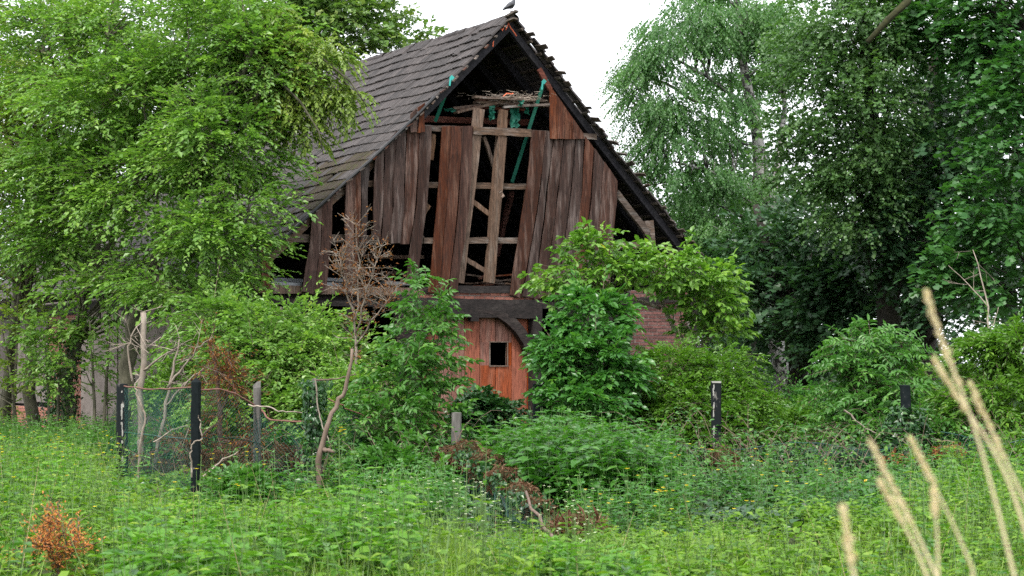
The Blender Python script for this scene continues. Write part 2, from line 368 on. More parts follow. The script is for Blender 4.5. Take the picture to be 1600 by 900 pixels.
M['bark_brown'] = noisemat('smooth_brown_bark', [(.3, (.07, .048, .034)), (.7, (.18, .13, .10))], 10.0, rough=.85, bump=.4, stretch=(1, 1, .3))
M['moss'] = noisemat('mossy_bark', [(.3, (0.0108, 0.0115, 0.0043)), (.7, (0.0360, 0.0378, 0.0108))], 12.0, rough=.95, bump=.6)
M['earth'] = noisemat('weedy_earth', [(.3, (.018, .022, .009)), (.55, (.04, .05, .016)), (.8, (.07, .085, .028))], 3.0, rough=.95, bump=.8, dist=.05)

L = {}
L['horn'] = leafmat('hornbeam_leaf', [(0, (0.0660, 0.1477, 0.0298)), (.5, (0.1284, 0.2487, 0.0450)), (.92, (0.2234, 0.3542, 0.0636)), (1, (0.3885, 0.4070, 0.0841))])
L['horn2'] = leafmat('yellowish_hornbeam_leaf', [(0, (0.0844, 0.1451, 0.0233)), (.5, (0.1595, 0.2369, 0.0357)), (.92, (0.2719, 0.3330, 0.0536)), (1, (0.4688, 0.3405, 0.0893))])
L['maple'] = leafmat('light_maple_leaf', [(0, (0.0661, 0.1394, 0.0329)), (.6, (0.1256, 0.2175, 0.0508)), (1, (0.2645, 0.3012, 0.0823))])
L['birch'] = leafmat('birch_leaf', [(0, (0.0412, 0.1162, 0.0341)), (.6, (0.0793, 0.1815, 0.0527)), (1, (0.1349, 0.2541, 0.0715))], trans=.4)
L['poplar'] = leafmat('poplar_leaf', [(0, (.040, .096, .030)), (.7, (.078, .160, .046)), (1, (.125, .215, .065))], rough=.42, spec=.45)
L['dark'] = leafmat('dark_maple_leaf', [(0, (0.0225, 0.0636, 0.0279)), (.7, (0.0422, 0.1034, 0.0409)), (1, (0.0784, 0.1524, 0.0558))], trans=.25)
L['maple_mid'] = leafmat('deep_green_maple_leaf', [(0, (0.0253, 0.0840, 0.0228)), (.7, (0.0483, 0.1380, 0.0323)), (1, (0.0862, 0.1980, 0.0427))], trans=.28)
L['far'] = leafmat('far_leaf', [(0, (0.0289, 0.0668, 0.0285)), (.7, (0.0524, 0.1094, 0.0456)), (1, (0.0852, 0.1613, 0.0641))], trans=.3)
L['elder'] = leafmat('elder_leaf', [(0, (0.0320, 0.1100, 0.0181)), (.7, (0.0667, 0.1772, 0.0270)), (1, (0.1333, 0.2689, 0.0406))])
L['walnut'] = leafmat('walnut_leaf', [(0, (0.0553, 0.1358, 0.0187)), (.55, (0.1105, 0.2337, 0.0304)), (.95, (0.1883, 0.3153, 0.0421)), (1, (0.4270, 0.3480, 0.0468))])
L['bush'] = leafmat('dark_bush_leaf', [(0, (0.0301, 0.1086, 0.0246)), (.7, (0.0618, 0.1834, 0.0315)), (1, (0.1422, 0.2934, 0.0465))], rough=.36)
L['privet'] = leafmat('privet_leaf', [(0, (0.0457, 0.1173, 0.0110)), (.7, (0.0850, 0.1936, 0.0165)), (.95, (0.1417, 0.2581, 0.0235)), (1, (0.4141, 0.3871, 0.0313))])
L['ash'] = leafmat('ash_leaf', [(0, (0.0376, 0.1194, 0.0244)), (.7, (0.0753, 0.1991, 0.0335)), (1, (0.1316, 0.2673, 0.0427))])
L['ivy'] = leafmat('ivy_leaf', [(0, (.012, .042, .013)), (.7, (.024, .080, .019)), (1, (.060, .135, .030))], trans=.15, rough=.33)
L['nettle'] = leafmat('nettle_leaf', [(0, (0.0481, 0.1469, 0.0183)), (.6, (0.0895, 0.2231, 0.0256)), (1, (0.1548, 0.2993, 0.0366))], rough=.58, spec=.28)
L['nettle_dark'] = leafmat('dark_nettle_leaf', [(0, (0.0264, 0.1000, 0.0160)), (.6, (0.0493, 0.1550, 0.0224)), (1, (0.0924, 0.2200, 0.0336))])  # deeper green of the tall nettle bed
L['weed2'] = leafmat('yellowish_weed_leaf', [(0, (0.0748, 0.1500, 0.0144)), (.6, (0.1320, 0.2350, 0.0224)), (1, (0.2200, 0.3100, 0.0400))], rough=.58, spec=.28)
L['weed'] = leafmat('weed_leaf', [(0, (0.0665, 0.1578, 0.0183)), (.6, (0.1261, 0.2449, 0.0274)), (.95, (0.2006, 0.3156, 0.0385)), (1, (0.2981, 0.3374, 0.0549))], rough=.58, spec=.28)
L['grass'] = leafmat('grass_blade', [(0, (.088, .165, .022)), (.6, (.155, .255, .033)), (.9, (.23, .31, .055)), (1, (.38, .34, .15))])
L['brown'] = leafmat('dead_brown_leaf', [(0, (.10, .036, .014)), (.6, (.20, .075, .026)), (1, (.30, .15, .06))], trans=.2, rough=.8, spec=.15)
L['orange'] = leafmat('dead_orange_needle', [(0, (0.3240, 0.1105, 0.0360)), (.6, (0.5130, 0.2015, 0.0660)), (1, (0.6750, 0.3250, 0.1320))], trans=.2, rough=.8, spec=.15)
L['litter'] = leafmat('dry_litter', [(0, (0.0832, 0.0359, 0.0215)), (.5, (0.1512, 0.0761, 0.0470)), (1, (0.2495, 0.1660, 0.1075))], trans=.1, rough=.9, spec=.1)
L['yellow'] = leafmat('yellow_petal', [(0, (.65, .46, .01)), (1, (.85, .68, .03))], trans=.2, rough=.6)
L['white'] = leafmat('white_petal', [(0, (.6, .63, .5)), (1, (.8, .8, .7))], trans=.2, rough=.6)
L['straw'] = leafmat('dry_straw', [(0, (.66, .53, .34)), (1, (.82, .72, .52))], trans=.3, rough=.7, tcol=.9)
L['dry'] = leafmat('dry_stem', [(0, (.30, .22, .12)), (1, (.42, .33, .19))], trans=.1, rough=.8, tcol=1.0)
L['stem'] = leafmat('green_stem', [(0, (.06, .12, .03)), (1, (.12, .2, .05))], trans=0.0)

# ------------------------------------------------------------------ the barn
barn = thing('barn', 'derelict half-timbered barn with tiled roof and broken plank gable', 'barn', BO, BA)
RZ = 8.80                                          # ridge height
LEN = 16.5
T1, T2, SB = math.atan(.97), math.atan(.875), 3.37
def slope_left(s):                                 # distance down from the ridge -> x, z, angle
    if s < SB: return -s * math.cos(T1), RZ - s * math.sin(T1), T1
    e = s - SB
    return -SB * math.cos(T1) - e * math.cos(T2), RZ - SB * math.sin(T1) - e * math.sin(T2), T2
def slope_right(s): return s * math.cos(T1), RZ - s * math.sin(T1), T1

rb = np.random.default_rng(5)
TW, TG, TL = .215, .33, .40
def tile_geo(chip=0.0):
    prof = [(-.004, .000), (.012, .034), (.088, .038), (.100, .006), (.112, .006), (.124, .038), (.200, .034), (.219, .000)]
    v = []
    for (Y, lift) in ((0, .034), (TL, .004)):
        for x, z in prof: v.append([x, Y + (chip * (x / TW) if Y == 0 else 0), z + lift])
    for x, z in prof: v.append([x, 0 + chip * (x / TW), z + lift + .005])    # lip bottom, set below
    n = len(prof)
    v = np.array(v); v[2 * n:, 2] = v[:n, 2] - .026
    q = [[i, i + 1, n + i + 1, n + i] for i in range(n - 1)] + [[2 * n + i, 2 * n + i + 1, i + 1, i] for i in range(n - 1)]
    q += [[2 * n, 0, n, n], ][:0]
    tr = [[2 * n, 0, n], [3 * n - 1, 2 * n - 1, n - 1]]
    return v, np.array(q), np.array(tr)
TV, TQ, TT = tile_geo()
def tile_mesh(name, mat):
    mb = MB(); mb.add(TV, tris=TT, quads=TQ); me = mb.mesh(name); me.materials.append(mat); return me
ME_TILE, ME_MOSS = tile_mesh('roof_tile', M['tile']), tile_mesh('mossy_roof_tile', M['tile_moss'])

def tile_frame(side, s, y):
    x, z, th = (slope_left if side < 0 else slope_right)(s)
    c, sn = math.cos(th), math.sin(th)
    if side < 0: X, Yv = np.array([0, -1.0, 0]), np.array([c, 0, sn])
    else: X, Yv = np.array([0, 1.0, 0]), np.array([-c, 0, sn])
    Nn = np.cross(X, Yv)
    sag = -.05 * math.sin(math.pi * min(s / 8, 1)) * (.4 + .6 * math.sin(y * .55 + 1)) + .02 * math.sin(y * 1.9 + s * 1.3)
    a = rb.normal(0, .012); b = rb.normal(0, .010)
    X2 = norm(X + Yv * a + Nn * b); Y2 = norm(np.cross(Nn, X2)); N2 = np.cross(X2, Y2)
    p = np.array([x, y, z]) + Nn * (.035 + sag + rb.uniform(-.004, .006)) + Yv * (rb.uniform(-.012, .012) - (rb.uniform(.04, .10) if rb.random() < .02 else 0))
    return p, X2, Y2, N2

for side, nc in ((-1, 25), (1, 21)):
    mass = MB(); singles = []
    ncol = int((LEN + .1) / TW)
    for c in range(1, nc + 1):
        s = c * TG + .02
        for k in range(ncol):
            y = -.14 + k * TW + (TW if side < 0 else 0)
            if side < 0 and rb.random() < .004 and k > 2: continue
            p, X, Y, Nn = tile_frame(side, s, y)
            if side > 0 and k == 0: p = p + np.array([0, -1, 0]) * rb.uniform(-.05, .06)
            own = (side < 0 and k < 11) or (side > 0 and k < 1)
            if own:
                singles.append((p, X, Y, Nn, side < 0 and c >= 14 and rb.random() < (.75 if c < 19 else .4)))
            else:
                V = p + TV[:, :1] * X + TV[:, 1:2] * Y + TV[:, 2:] * Nn
                mass.add(V, tris=TT, quads=TQ, attr=rb.random())
    roof = obj('roof', mass, M['tile_mass'], barn); roof['kind'] = 'stuff'
    roof['label'] = 'long left roof slope of grey brown tiles' if side < 0 else 'right roof slope of grey brown tiles seen from below'
    for p, X, Y, Nn, mossy in singles:
        o = obj('roof_tile', ME_MOSS if mossy else ME_TILE, None, roof)
        o.matrix_local = Matrix([[*(X[i], Y[i], Nn[i], p[i])] for i in range(3)] + [[0, 0, 0, 1]])
    if side < 0: roof_l = roof
    else: roof_r = roof
# ridge caps: half-round, overlapping
mb = MB(); rows = []
for yy, r in ((0, .125), (.04, .135), (.40, .115)):
    for a in np.linspace(-.25, math.pi + .25, 8): rows.append([r * math.cos(a), yy, r * math.sin(a) * .85])
mb.add(rows, quads=[[j * 8 + i, j * 8 + i + 1, j * 8 + 8 + i + 1, j * 8 + 8 + i] for j in range(2) for i in range(7)])
ME_CAP = mb.mesh('ridge_tile'); ME_CAP.materials.append(M['tile'])
for k in range(int(LEN / .36)):
    o = obj('ridge_tile', ME_CAP, None, roof_l, )
    o.location = (0, -.16 + k * .36, RZ - .02 + .012 * math.sin(k * 1.3)); o.rotation_euler = (rb.normal(0, .02), rb.normal(0, .05), rb.normal(0, .02))

# battens carrying the tiles: every one sticks out past the gable
mb = MB(); rbt = np.random.default_rng(77)
beam(mb, (0, 0, 0), (0, LEN - .2, 0), .055, .032); ME_BAT = mb.mesh('batten'); ME_BAT.materials.append(M['batten'])
for side, nc in ((-1, 25), (1, 21)):
    for c in range(0, nc + 1):
        x, z, th = (slope_left if side < 0 else slope_right)(max(c * TG + .31, .05))
        o = obj('batten', ME_BAT, None, barn)
        o.location = (x, (-.20 if side < 0 else -.13), z + .008); o.rotation_euler = (rbt.normal(0, .002), side * th, 0)
# the small broken slats riding on the outer batten ends on the right
for c in range(1, 21):
    if c in (6, 15): continue
    x, z, th = slope_right(c * TG + .2 + rbt.normal(0, .02))
    mb = MB(); ln = rbt.uniform(.16, .36)
    beam(mb, (x, -.10, z + .045), (x + rbt.normal(0, .04), -.10 - ln, z + .035 + rbt.normal(-.01, .03)), rbt.uniform(.06, .13), rbt.uniform(.014, .028), up=(math.sin(th), 0, math.cos(th)), rng=rbt, segs=2)
    obj('verge_slat', mb, M['batten'], barn)

# rafters inside, in pairs along the barn
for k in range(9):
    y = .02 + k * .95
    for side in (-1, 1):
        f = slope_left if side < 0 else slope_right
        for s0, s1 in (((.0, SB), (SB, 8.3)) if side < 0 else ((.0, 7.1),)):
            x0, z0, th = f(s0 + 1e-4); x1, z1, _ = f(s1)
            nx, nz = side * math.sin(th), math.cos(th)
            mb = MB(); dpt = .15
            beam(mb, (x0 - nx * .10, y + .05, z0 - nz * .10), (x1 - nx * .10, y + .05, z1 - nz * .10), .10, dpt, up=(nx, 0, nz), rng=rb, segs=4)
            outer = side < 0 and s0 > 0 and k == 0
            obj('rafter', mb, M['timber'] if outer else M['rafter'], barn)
# black strip along the left verge
mb = MB()
pts = [(slope_left(s)[0] - .06, -.17, slope_left(s)[1] + .0) for s in np.linspace(2.6, 8.1, 9)]
tube(mb, np.array(pts) + rb.normal(0, .008, (9, 3)), .035, 6); obj('verge_strip', mb, M['black'], barn)
# pale broken tile bedding scraps along the left verge
for s in np.arange(.9, 5.6, .36):
    x, z, th = slope_left(s); mb = MB()
    beam(mb, (x, -.17, z + .0), (x - math.cos(th) * rb.uniform(.1, .2), -.19, z - math.sin(th) * .12), .05, .025)
    obj('verge_scrap', mb, M['timber'] if rb.random() < .6 else M['plank_red'], barn)

def Z3(X, Y): return 420 + X / 3.0, 180 + Y / 3.0
def Z4(X, Y): return 700 + X / 2.811, 160 + Y / 2.811
def Z2(X, Y): return 660 + X / 3.9125, Y / 3.9125
rp = np.random.default_rng(21)
def plank(left, right, off=0.0, mat='plank', th=.028, conv=None, name='plank', st=7, ragged=.03, bow=.0):
    """a board whose left and right edges are polylines in the photo's pixels, lying on the gable plane"""
    conv = conv or (lambda a, b: (a, b))
    def edge(pl):
        P = np.array([gp(*conv(*p), -off) for p in pl]); d = np.concatenate([[0], np.cumsum(np.linalg.norm(np.diff(P, axis=0), axis=1))])
        t = np.linspace(0, d[-1], st)
        E = np.stack([np.interp(t, d, P[:, 0]), np.interp(t, d, P[:, 1])], 1)
        if st > 4 and len(pl) > 2:                      # round the corners of the polyline
            E[1:-1] = .8 * E[1:-1] + .1 * (E[:-2] + E[2:])
        return E
    A, B_ = edge(left), edge(right)
    A[1:-1, 0] += rp.normal(0, .009, st - 2); B_[1:-1, 0] += rp.normal(0, .009, st - 2)
    A[-1, 1] += rp.uniform(-ragged, ragged); B_[-1, 1] += rp.uniform(-ragged, ragged)
    warp = rp.normal(0, .010, (st, 2)) + np.linspace(0, 1, st)[:, None] ** 2 * bow
    tw = rp.uniform(-.006, .010, 2)
    v = []
    for i in range(st):
        for (e, w, wi) in ((A, 0, 0), (B_, 1, 1)):
            yy = -off - th - warp[i, wi] - tw[w]
            v.append([e[i, 0] + (.004 if w == 0 else -.004), yy, e[i, 1]])
        mx = (A[i] + B_[i]) / 2
        v.append([mx[0], -off - th - warp[i].mean() - .007, mx[1]])
        for (e, w, wi) in ((B_, 1, 1), (A, 0, 0)):
            v.append([e[i, 0] + (.004 if w == 0 else -.004), -off - warp[i, wi] - tw[w], e[i, 1]])
    q = []
    for i in range(st - 1):
        a, b = i * 5, i * 5 + 5
        for j, k in ((0, 2), (2, 1), (1, 3), (3, 4), (4, 0)): q.append([a + j, a + k, b + k, b + j])
    tr = []
    for a in (0, (st - 1) * 5): tr += [[a, a + 2, a + 4], [a + 2, a + 3, a + 4], [a + 2, a + 1, a + 3]]
    mb = MB(); mb.add(v, tris=tr, quads=q)
    return obj(name, mb, M[mat], barn)

# --- gable boards (left to right)
for c0, (l, r) in enumerate([
    ([(205, 445), (182, 640), (150, 832)], [(250, 405), (238, 620), (204, 836)]),
    ([(252, 403), (240, 620), (207, 836)], [(299, 362), (292, 600), (265, 836)]),
    ([(357, 312), (352, 560), (340, 836)], [(402, 262), (398, 560), (384, 838)]),
    ([(403, 262), (400, 560), (386, 800)], [(430, 236), (424, 560), (404, 800)]),
    ([(432, 236), (425, 560), (418, 660)], [(471, 200), (458, 520), (446, 650)]),
    ([(495, 192), (486, 420), (482, 570)], [(541, 138), (532, 420), (520, 592)]),
    ([(542, 137), (534, 420), (522, 597)], [(597, 76), (580, 420), (562, 600)]),
    ([(598, 76), (582, 420), (564, 600)], [(645, 58), (630, 420), (610, 605)]),
    ([(646, 62), (632, 420), (612, 605)], [(704, 50), (690, 400), (655, 605)]),
    ([(705, 50), (694, 380), (636, 786)], [(762, 50), (746, 380), (690, 786)]),
    ([(810, 52), (790, 400), (738, 836)], [(851, 52), (832, 420), (786, 838)]),
    ([(853, 52), (834, 420), (788, 838)], [(899, 52), (885, 420), (832, 840)]),
    ([(901, 52), (887, 420), (834, 838)], [(952, 50), (938, 420), (876, 838)]),
]):
    plank(l, r, off=.05 + .012 * (c0 % 2) + rp.uniform(0, .01), conv=Z3, mat='plank_red' if c0 in (0, 1, 10, 11, 12, 2) else 'plank', bow=rp.uniform(-.01, .05))
eb = [[(362, 122), (345, 340), (265, 850)], [(430, 126), (385, 520), (318, 855)], [(462, 150), (420, 500), (370, 860)], [(508, 150), (470, 500), (420, 862)],
      [(556, 150), (535, 420), (470, 862)], [(598, 150), (580, 480), (525, 862)], [(640, 202), (620, 480), (590, 862)], [(682, 262), (660, 520), (640, 862)], [(745, 345), (728, 580), (700, 862)]]
for i in range(8):
    l = [(x + 1.5, y) for x, y in eb[i]]; r = [(x - 1.5, y) for x, y in eb[i + 1]]
    plank(l, r, off=.05 + .014 * (i % 2) + rp.uniform(0, .01), conv=Z4, mat='plank' if i != 5 else 'plank_red', bow=rp.uniform(0, .05))
# triangular boarding high on the right verge, small boarding on the left verge
tb = [(778, 530, 850), (822, 590, 850), (866, 655, 850), (912, 720, 850), (984, 815, 850)]
for i in range(4):
    plank([(tb[i][0] + 1, tb[i][1]), (tb[i][0] + 1, 690 if i < 2 else 800), (tb[i][0] + 1, tb[i][2])], [(tb[i + 1][0] - 1, tb[i + 1][1]), (tb[i + 1][0] - 1, 760 if i < 2 else 835), (tb[i + 1][0] - 1, tb[i + 1][2])],
          off=.12, conv=Z2, mat='plank_red', st=4, ragged=.008)
plank([(640, 178), (640, 207)], [(651, 169), (651, 207)], off=.12, mat='plank_red', st=3)
plank([(652, 168), (652, 207)], [(663, 161), (662, 207)], off=.12, mat='plank_red', st=3)
# low boards hanging off the left corner
for l, r in (([(377, 437), (376, 446)], [(391, 416), (391, 452)]), ([(392, 414), (392, 453)], [(406, 392), (405, 457)]), ([(407, 390), (406, 457)], [(424, 378), (421, 458)])):
    plank(l, r, off=.1, mat='plank_red', st=3)

# --- frame timbers in the gable
rt = np.random.default_rng(31)
def gbeam(px0, py0, px1, py1, hpx, y=.09, dpt=.13, mat='timber', name='beam'):
    x0, z0 = gp(px0, py0, y); x1, z1 = gp(px1, py1, y)
    mb = MB(); hh = hpx / 75.0
    beam(mb, (x0, y, z0), (x1, y, z1), dpt, hh, rng=rt, segs=8)
    return obj(name, mb, M[mat], barn)
gbeam(640, 200, 742, 203, 9, y=.03); gbeam(739, 204, 829, 208, 12, y=-.055, dpt=.06); gbeam(829, 208, 930, 214, 9, y=.04)
gbeam(548, 287, 826, 292, 9); gbeam(826, 292, 955, 300, 9, y=.11)
gbeam(446, 372, 660, 375, 11); gbeam(660, 376, 826, 376, 9, y=.05); gbeam(826, 378, 1012, 384, 11, y=.07)
gbeam(398, 452, 660, 456, 12, y=.06, mat='stud', name='sill_beam'); gbeam(660, 452, 845, 452, 11, y=.02, mat='dark', name='sill_beam')
gbeam(660, 186, 828, 192, 10, y=1.3, mat='redbeam', name='tie_beam')
gbeam(520, 400, 660, 402, 6, y=2.0, mat='stud'); gbeam(560, 425, 660, 428, 5, y=2.6, mat='stud')
def stud(px0, py0, px1, py1, wpx, y=.02, dpt=.11, mat='stud', name='stud'):
    x0, z0 = gp(px0, py0, y); x1, z1 = gp(px1, py1, y); mb = MB()
    beam(mb, (x0, y, z0), (x1, y, z1), wpx / 62.0, dpt, up=(0, 1, 0), rng=rt, segs=7)
    return obj(name, mb, M[mat], barn)
stud(748, 170, 716, 442, 13); stud(786, 172, 783, 215, 11, y=.1); stud(783, 214, 764, 442, 13, y=-.01); stud(676, 210, 672, 250, 6, y=.1); stud(668, 320, 652, 345, 7, y=.03)
stud(756, 214, 775, 268, 5, y=.12, dpt=.05, name='brace'); stud(735, 312, 768, 338, 6, y=.06, dpt=.05, name='brace'); stud(726, 404, 758, 424, 6, y=.06, dpt=.05, name='brace')
stud(780, 298, 786, 308, 5, y=-.06, dpt=.03, name='brace'); stud(825, 298, 808, 440, 6, y=.09); stud(1012, 345, 1018, 400, 14, y=.05, mat='timber')
stud(966, 320, 1004, 378, 7, y=1.2, mat='rafter', name='brace'); stud(800, 300, 775, 400, 6, y=3.0, mat='redbeam', name='brace')
# right verge rafter, pale lower length
x0, z0 = gp(962, 300, -.02); x1, z1 = gp(1012, 365, -.02); mb = MB()
beam(mb, (x0, -.02, z0), (x1, -.02, z1), .08, .15, up=(math.sin(T1), 0, math.cos(T1)), rng=rt, segs=4); obj('verge_rafter', mb, M['timber'], barn)
x0, z0 = gp(842, 108, -.04); x1, z1 = gp(860, 140, -.04); mb = MB()
beam(mb, (x0, -.04, z0), (x1, -.04, z1), .05, .11, up=(math.sin(T1), 0, math.cos(T1)), rng=rt, segs=2); obj('verge_rafter', mb, M['redbeam'], barn)

# --- loft floor with its rubble edge, pale sheets lying on the sill
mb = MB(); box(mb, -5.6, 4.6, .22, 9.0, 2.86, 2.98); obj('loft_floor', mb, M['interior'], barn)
for px0, px1, py, y in ((420, 466, 443, .25), (424, 470, 437, .6), (505, 530, 444, .2), (505, 532, 437, .55), (600, 640, 442, .3)):
    x0, z0 = gp(px0, py, y); x1, _ = gp(px1, py, y); mb = MB()
    beam(mb, (x0, y, z0), (x1, y - .05, z0 - .01), .28, .07, rng=rt, segs=3); obj('metal_sheet', mb, M['zinc'], barn)
for i in range(16):
    px = rt.uniform(706, 812); py = rt.uniform(428, 446); y = rt.uniform(.12, .7)
    x0, z0 = gp(px, py, y); mb = MB(); a = rt.normal(0, .12)
    beam(mb, (x0 - .25, y, max(z0, 3.0) - a * .2), (x0 + rt.uniform(.1, .4), y + rt.uniform(-.1, .1), max(z0, 3.0) + a * .2), .09, .03, rng=rt, segs=3)
    obj('rubble_board', mb, M['timber'] if i % 3 else M['plank_red'], barn)

# --- door bay: posts, lintel, curved brace, plank door with its peephole
GX = lambda px, py, y=0.0: gp(px, py, y)
xl, _ = GX(645, 560); xr, _ = GX(828, 560); xpl, _ = GX(617, 560); xpr, _ = GX(842, 560)
_, zl0 = GX(735, 497); _, zl1 = GX(735, 468)
mb = MB(); beam(mb, (xpl, -.02, (zl0 + zl1) / 2), (xpr, -.02, (zl0 + zl1) / 2 + .02), .22, zl1 - zl0, rng=rt, segs=8); obj('lintel', mb, M['dark'], barn)
mb = MB(); beam(mb, ((xpl + xl) / 2, -.025, 0), ((xpl + xl) / 2, -.025, zl1 + .06), .20, xl - xpl, up=(1, 0, 0), rng=rt, segs=6); obj('door_post', mb, M['dark'], barn)
mb = MB(); beam(mb, ((xpr + xr) / 2, -.025, 0), ((xpr + xr) / 2, -.025, zl1 + .02), .20, xpr - xr, up=(1, 0, 0), rng=rt, segs=6); obj('door_post', mb, M['dark'], barn)
# curved brace (quarter arch) on each side: an extruded arch band
def arch(pts_out, pts_in, y0=-.13, y1=.02):
    n = len(pts_out); O = [GX(*p, y0) for p in pts_out]; I = [GX(*p, y0) for p in pts_in]
    v = [[x, y0, z] for x, z in O] + [[x, y0, z] for x, z in I] + [[x, y1, z] for x, z in O] + [[x, y1, z] for x, z in I]
    q = []
    for i in range(n - 1):
        q += [[i, i + 1, n + i + 1, n + i], [n + i, n + i + 1, 3 * n + i + 1, 3 * n + i], [i + 1, i, 2 * n + i, 2 * n + i + 1]]
    q += [[0, n, 3 * n, 2 * n], [n - 1, 3 * n - 1, 4 * n - 1, 2 * n - 1]]
    mb = MB(); mb.add(v, quads=q); return obj('curved_brace', mb, M['dark'], barn)
arch([(742, 484), (765, 484), (785, 487), (806, 497), (820, 513), (832, 533), (839, 556), (840, 566)],
     [(742, 489), (762, 489), (776, 494), (792, 505), (806, 519), (818, 537), (825, 556), (827, 566)])
arch([(738, 484), (715, 484), (690, 488), (668, 498), (655, 513), (648, 533), (640, 556), (638, 566)],
     [(738, 489), (718, 490), (700, 496), (684, 506), (670, 520), (660, 538), (654, 556), (651, 566)])
x0, z0 = GX(737, 500); mb = MB(); box(mb, x0 - .09, x0 + .09, -.14, 0, z0 - .03, z0 + .15); obj('lintel_boss', mb, M['dark'], barn)
door_y = .10
door_l = bpy.data.objects.new('door', None); COL.objects.link(door_l); door_l.parent = barn; door_l['label'] = 'faded red brown plank double door'
xw0, zw1 = GX(764, 535, door_y); xw1, zw0 = GX(790.5, 571, door_y)
bounds = [GX(p, 560, door_y)[0] for p in (640, 661, 683, 704, 724, 748, 773, 798, 822, 846)]
rd = np.random.default_rng(8)
def dplank(x0, x1, z0, z1, yo):
    mb = MB(); box(mb, x0, x1, door_y - .03 - yo, door_y, z0, z1); return obj('door_plank', mb, M['door'], door_l)
_, ztop = GX(735, 474, door_y)
for i in range(9):
    g = .006 if i not in (5, 8) else .012; a, b = bounds[i] + g, bounds[i + 1] - g; yo = rd.uniform(0, .012)
    if b <= xw0 or a >= xw1: dplank(a, b, .05, ztop, yo)
    else:
        dplank(a, b, .05, zw0, yo); dplank(a, b, zw1, ztop, yo)
        if a < xw0 - .02: dplank(a, xw0, zw0, zw1, yo)
        if b > xw1 + .02: dplank(xw1, b, zw0, zw1, yo)
for bx in (bounds[4], bounds[5], bounds[7]):          # dark battens between the leaves
    mb = MB(); box(mb, bx - .035, bx + .035, door_y - .012, door_y + .03, .05, ztop); obj('cover_strip', mb, M['dark'], door_l)
mb = MB(); t = .022
box(mb, xw0 - t, xw1 + t, door_y - .055, door_y + .02, zw1, zw1 + t); box(mb, xw0 - t, xw1 + t, door_y - .056, door_y + .02, zw0 - t, zw0)
box(mb, xw0 - t, xw0, door_y - .054, door_y + .02, zw0, zw1); box(mb, xw1, xw1 + t, door_y - .054, door_y + .02, zw0, zw1)
obj('peephole_frame', mb, M['stud'], door_l)

# --- brickwork: mortar slabs with every brick set proud
BW, BH, BJ = .235, .064, .012
mb = MB(); rows = []
def brick_mesh(name, mat, w=BW):
    mb = MB(); b = .004
    v = []
    for y, i in ((-.012, b), (0.05, 0)):
        v += [[i, y, i], [w - i, y, i], [w - i, y, BH - i], [i, y, BH - i]]
    mb.add(v, quads=[[0, 1, 2, 3], [1, 0, 4, 5], [2, 1, 5, 6], [3, 2, 6, 7], [0, 3, 7, 4]])
    me = mb.mesh(name); me.materials.append(mat); return me
ME_BR = {k: (brick_mesh('brick', M[k]), brick_mesh('half_brick', M[k], .112)) for k in ('brick', 'brick_dark')}
rk = np.random.default_rng(12); N_BRICK = [0]
def brickwall(x0, x1, z0, z1, y, mat, keep=1.0, yaw=0.0, origin=None, label=None):
    """a wall in its own frame: x along, outward is -y"""
    mb = MB(); box(mb, x0, x1, y + .0, y + .11, z0, z1); w = obj('brick_wall', mb, M['mortar'], barn)
    if origin is not None: w.location = origin; w.rotation_euler = (0, 0, yaw)
    if label: w['label'] = label
    r = 0; z = z0 + .006; loose = MB()
    while z + BH <= z1 + .01:
        x = x0 - (BW / 2 if r % 2 else 0)
        while x < x1 - .06:
            a = max(x, x0); half = (x < x0) or (x + BW > x1)
            if a + (.112 if half else BW) <= x1 + .02 and rk.random() < keep:
                p = (a + rk.normal(0, .002), y + rk.normal(0, .003), z + rk.normal(0, .0015))
                if N_BRICK[0] < 300:
                    o = obj('brick', ME_BR[mat][1 if half else 0], None, w); o.location = p; o.rotation_euler = (rk.normal(0, .01), rk.normal(0, .008), 0); N_BRICK[0] += 1
                else:
                    box(loose, p[0], p[0] + (.112 if half else BW), p[1] - .012, p[1] + .05, p[2], p[2] + BH)
            x += BW + BJ
        z += BH + BJ; r += 1
    if loose.n: 
        o = obj('bricks', loose, M[mat], w); o['kind'] = 'stuff'
    return w
_, zb0 = GX(770, 468); _, zb1 = GX(770, 455)
brickwall(xpl + .4, xpr, zl1 + .004, zl1 + .19, .0, 'brick', label='pale red brick course over the door lintel')
xq0, _ = GX(985, 540); xq1, _ = GX(1078, 540); 
_, zq1 = GX(1040, 455); _, zq0 = GX(1040, 605)
brickwall(xq0, xq1, zq0, zq1, .0, 'brick_dark', label='brown brick infill at the right corner')
mb = MB(); box(mb, xpr + .45, xq0, .0, .1, 0, zq1 - .05); obj('dark_infill', mb, M['dark'], barn)  # dark boards added in place of the unlit opening right of the door
mb = MB(); box(mb, xq0, xq1, .02, .1, 0, zq0); obj('dark_infill', mb, M['dark'], barn)
x0, _ = GX(1078, 470); mb = MB(); beam(mb, (x0 + .07, .02, 0), (x0 + .07, .02, zq1 + .45), .16, .16, rng=rt, segs=5, up=(1, 0, 0)); obj('corner_post', mb, M['dark'], barn)
gbeam(842, 478, 1085, 466, 10, y=.0, mat='dark', name='rail')
# left bay beside the door: rails, posts and a low brick base, open and dark above
gbeam(420, 472, 617, 476, 8, y=.02, mat='dark', name='rail'); gbeam(560, 600, 617, 598, 9, y=.02, mat='stud', name='rail'); gbeam(430, 560, 617, 560, 9, y=.05, mat='dark', name='rail')
stud(470, 470, 470, 690, 14, mat='dark', name='post'); stud(545, 470, 545, 690, 14, mat='dark', name='post'); stud(394, 455, 394, 700, 15, y=.06, mat='dark', name='corner_post')
xa, _ = GX(400, 600); mb = MB(); box(mb, xa, xpl, .06, .16, 0, .75); obj('base_wall', mb, M['brick_dark'], barn)

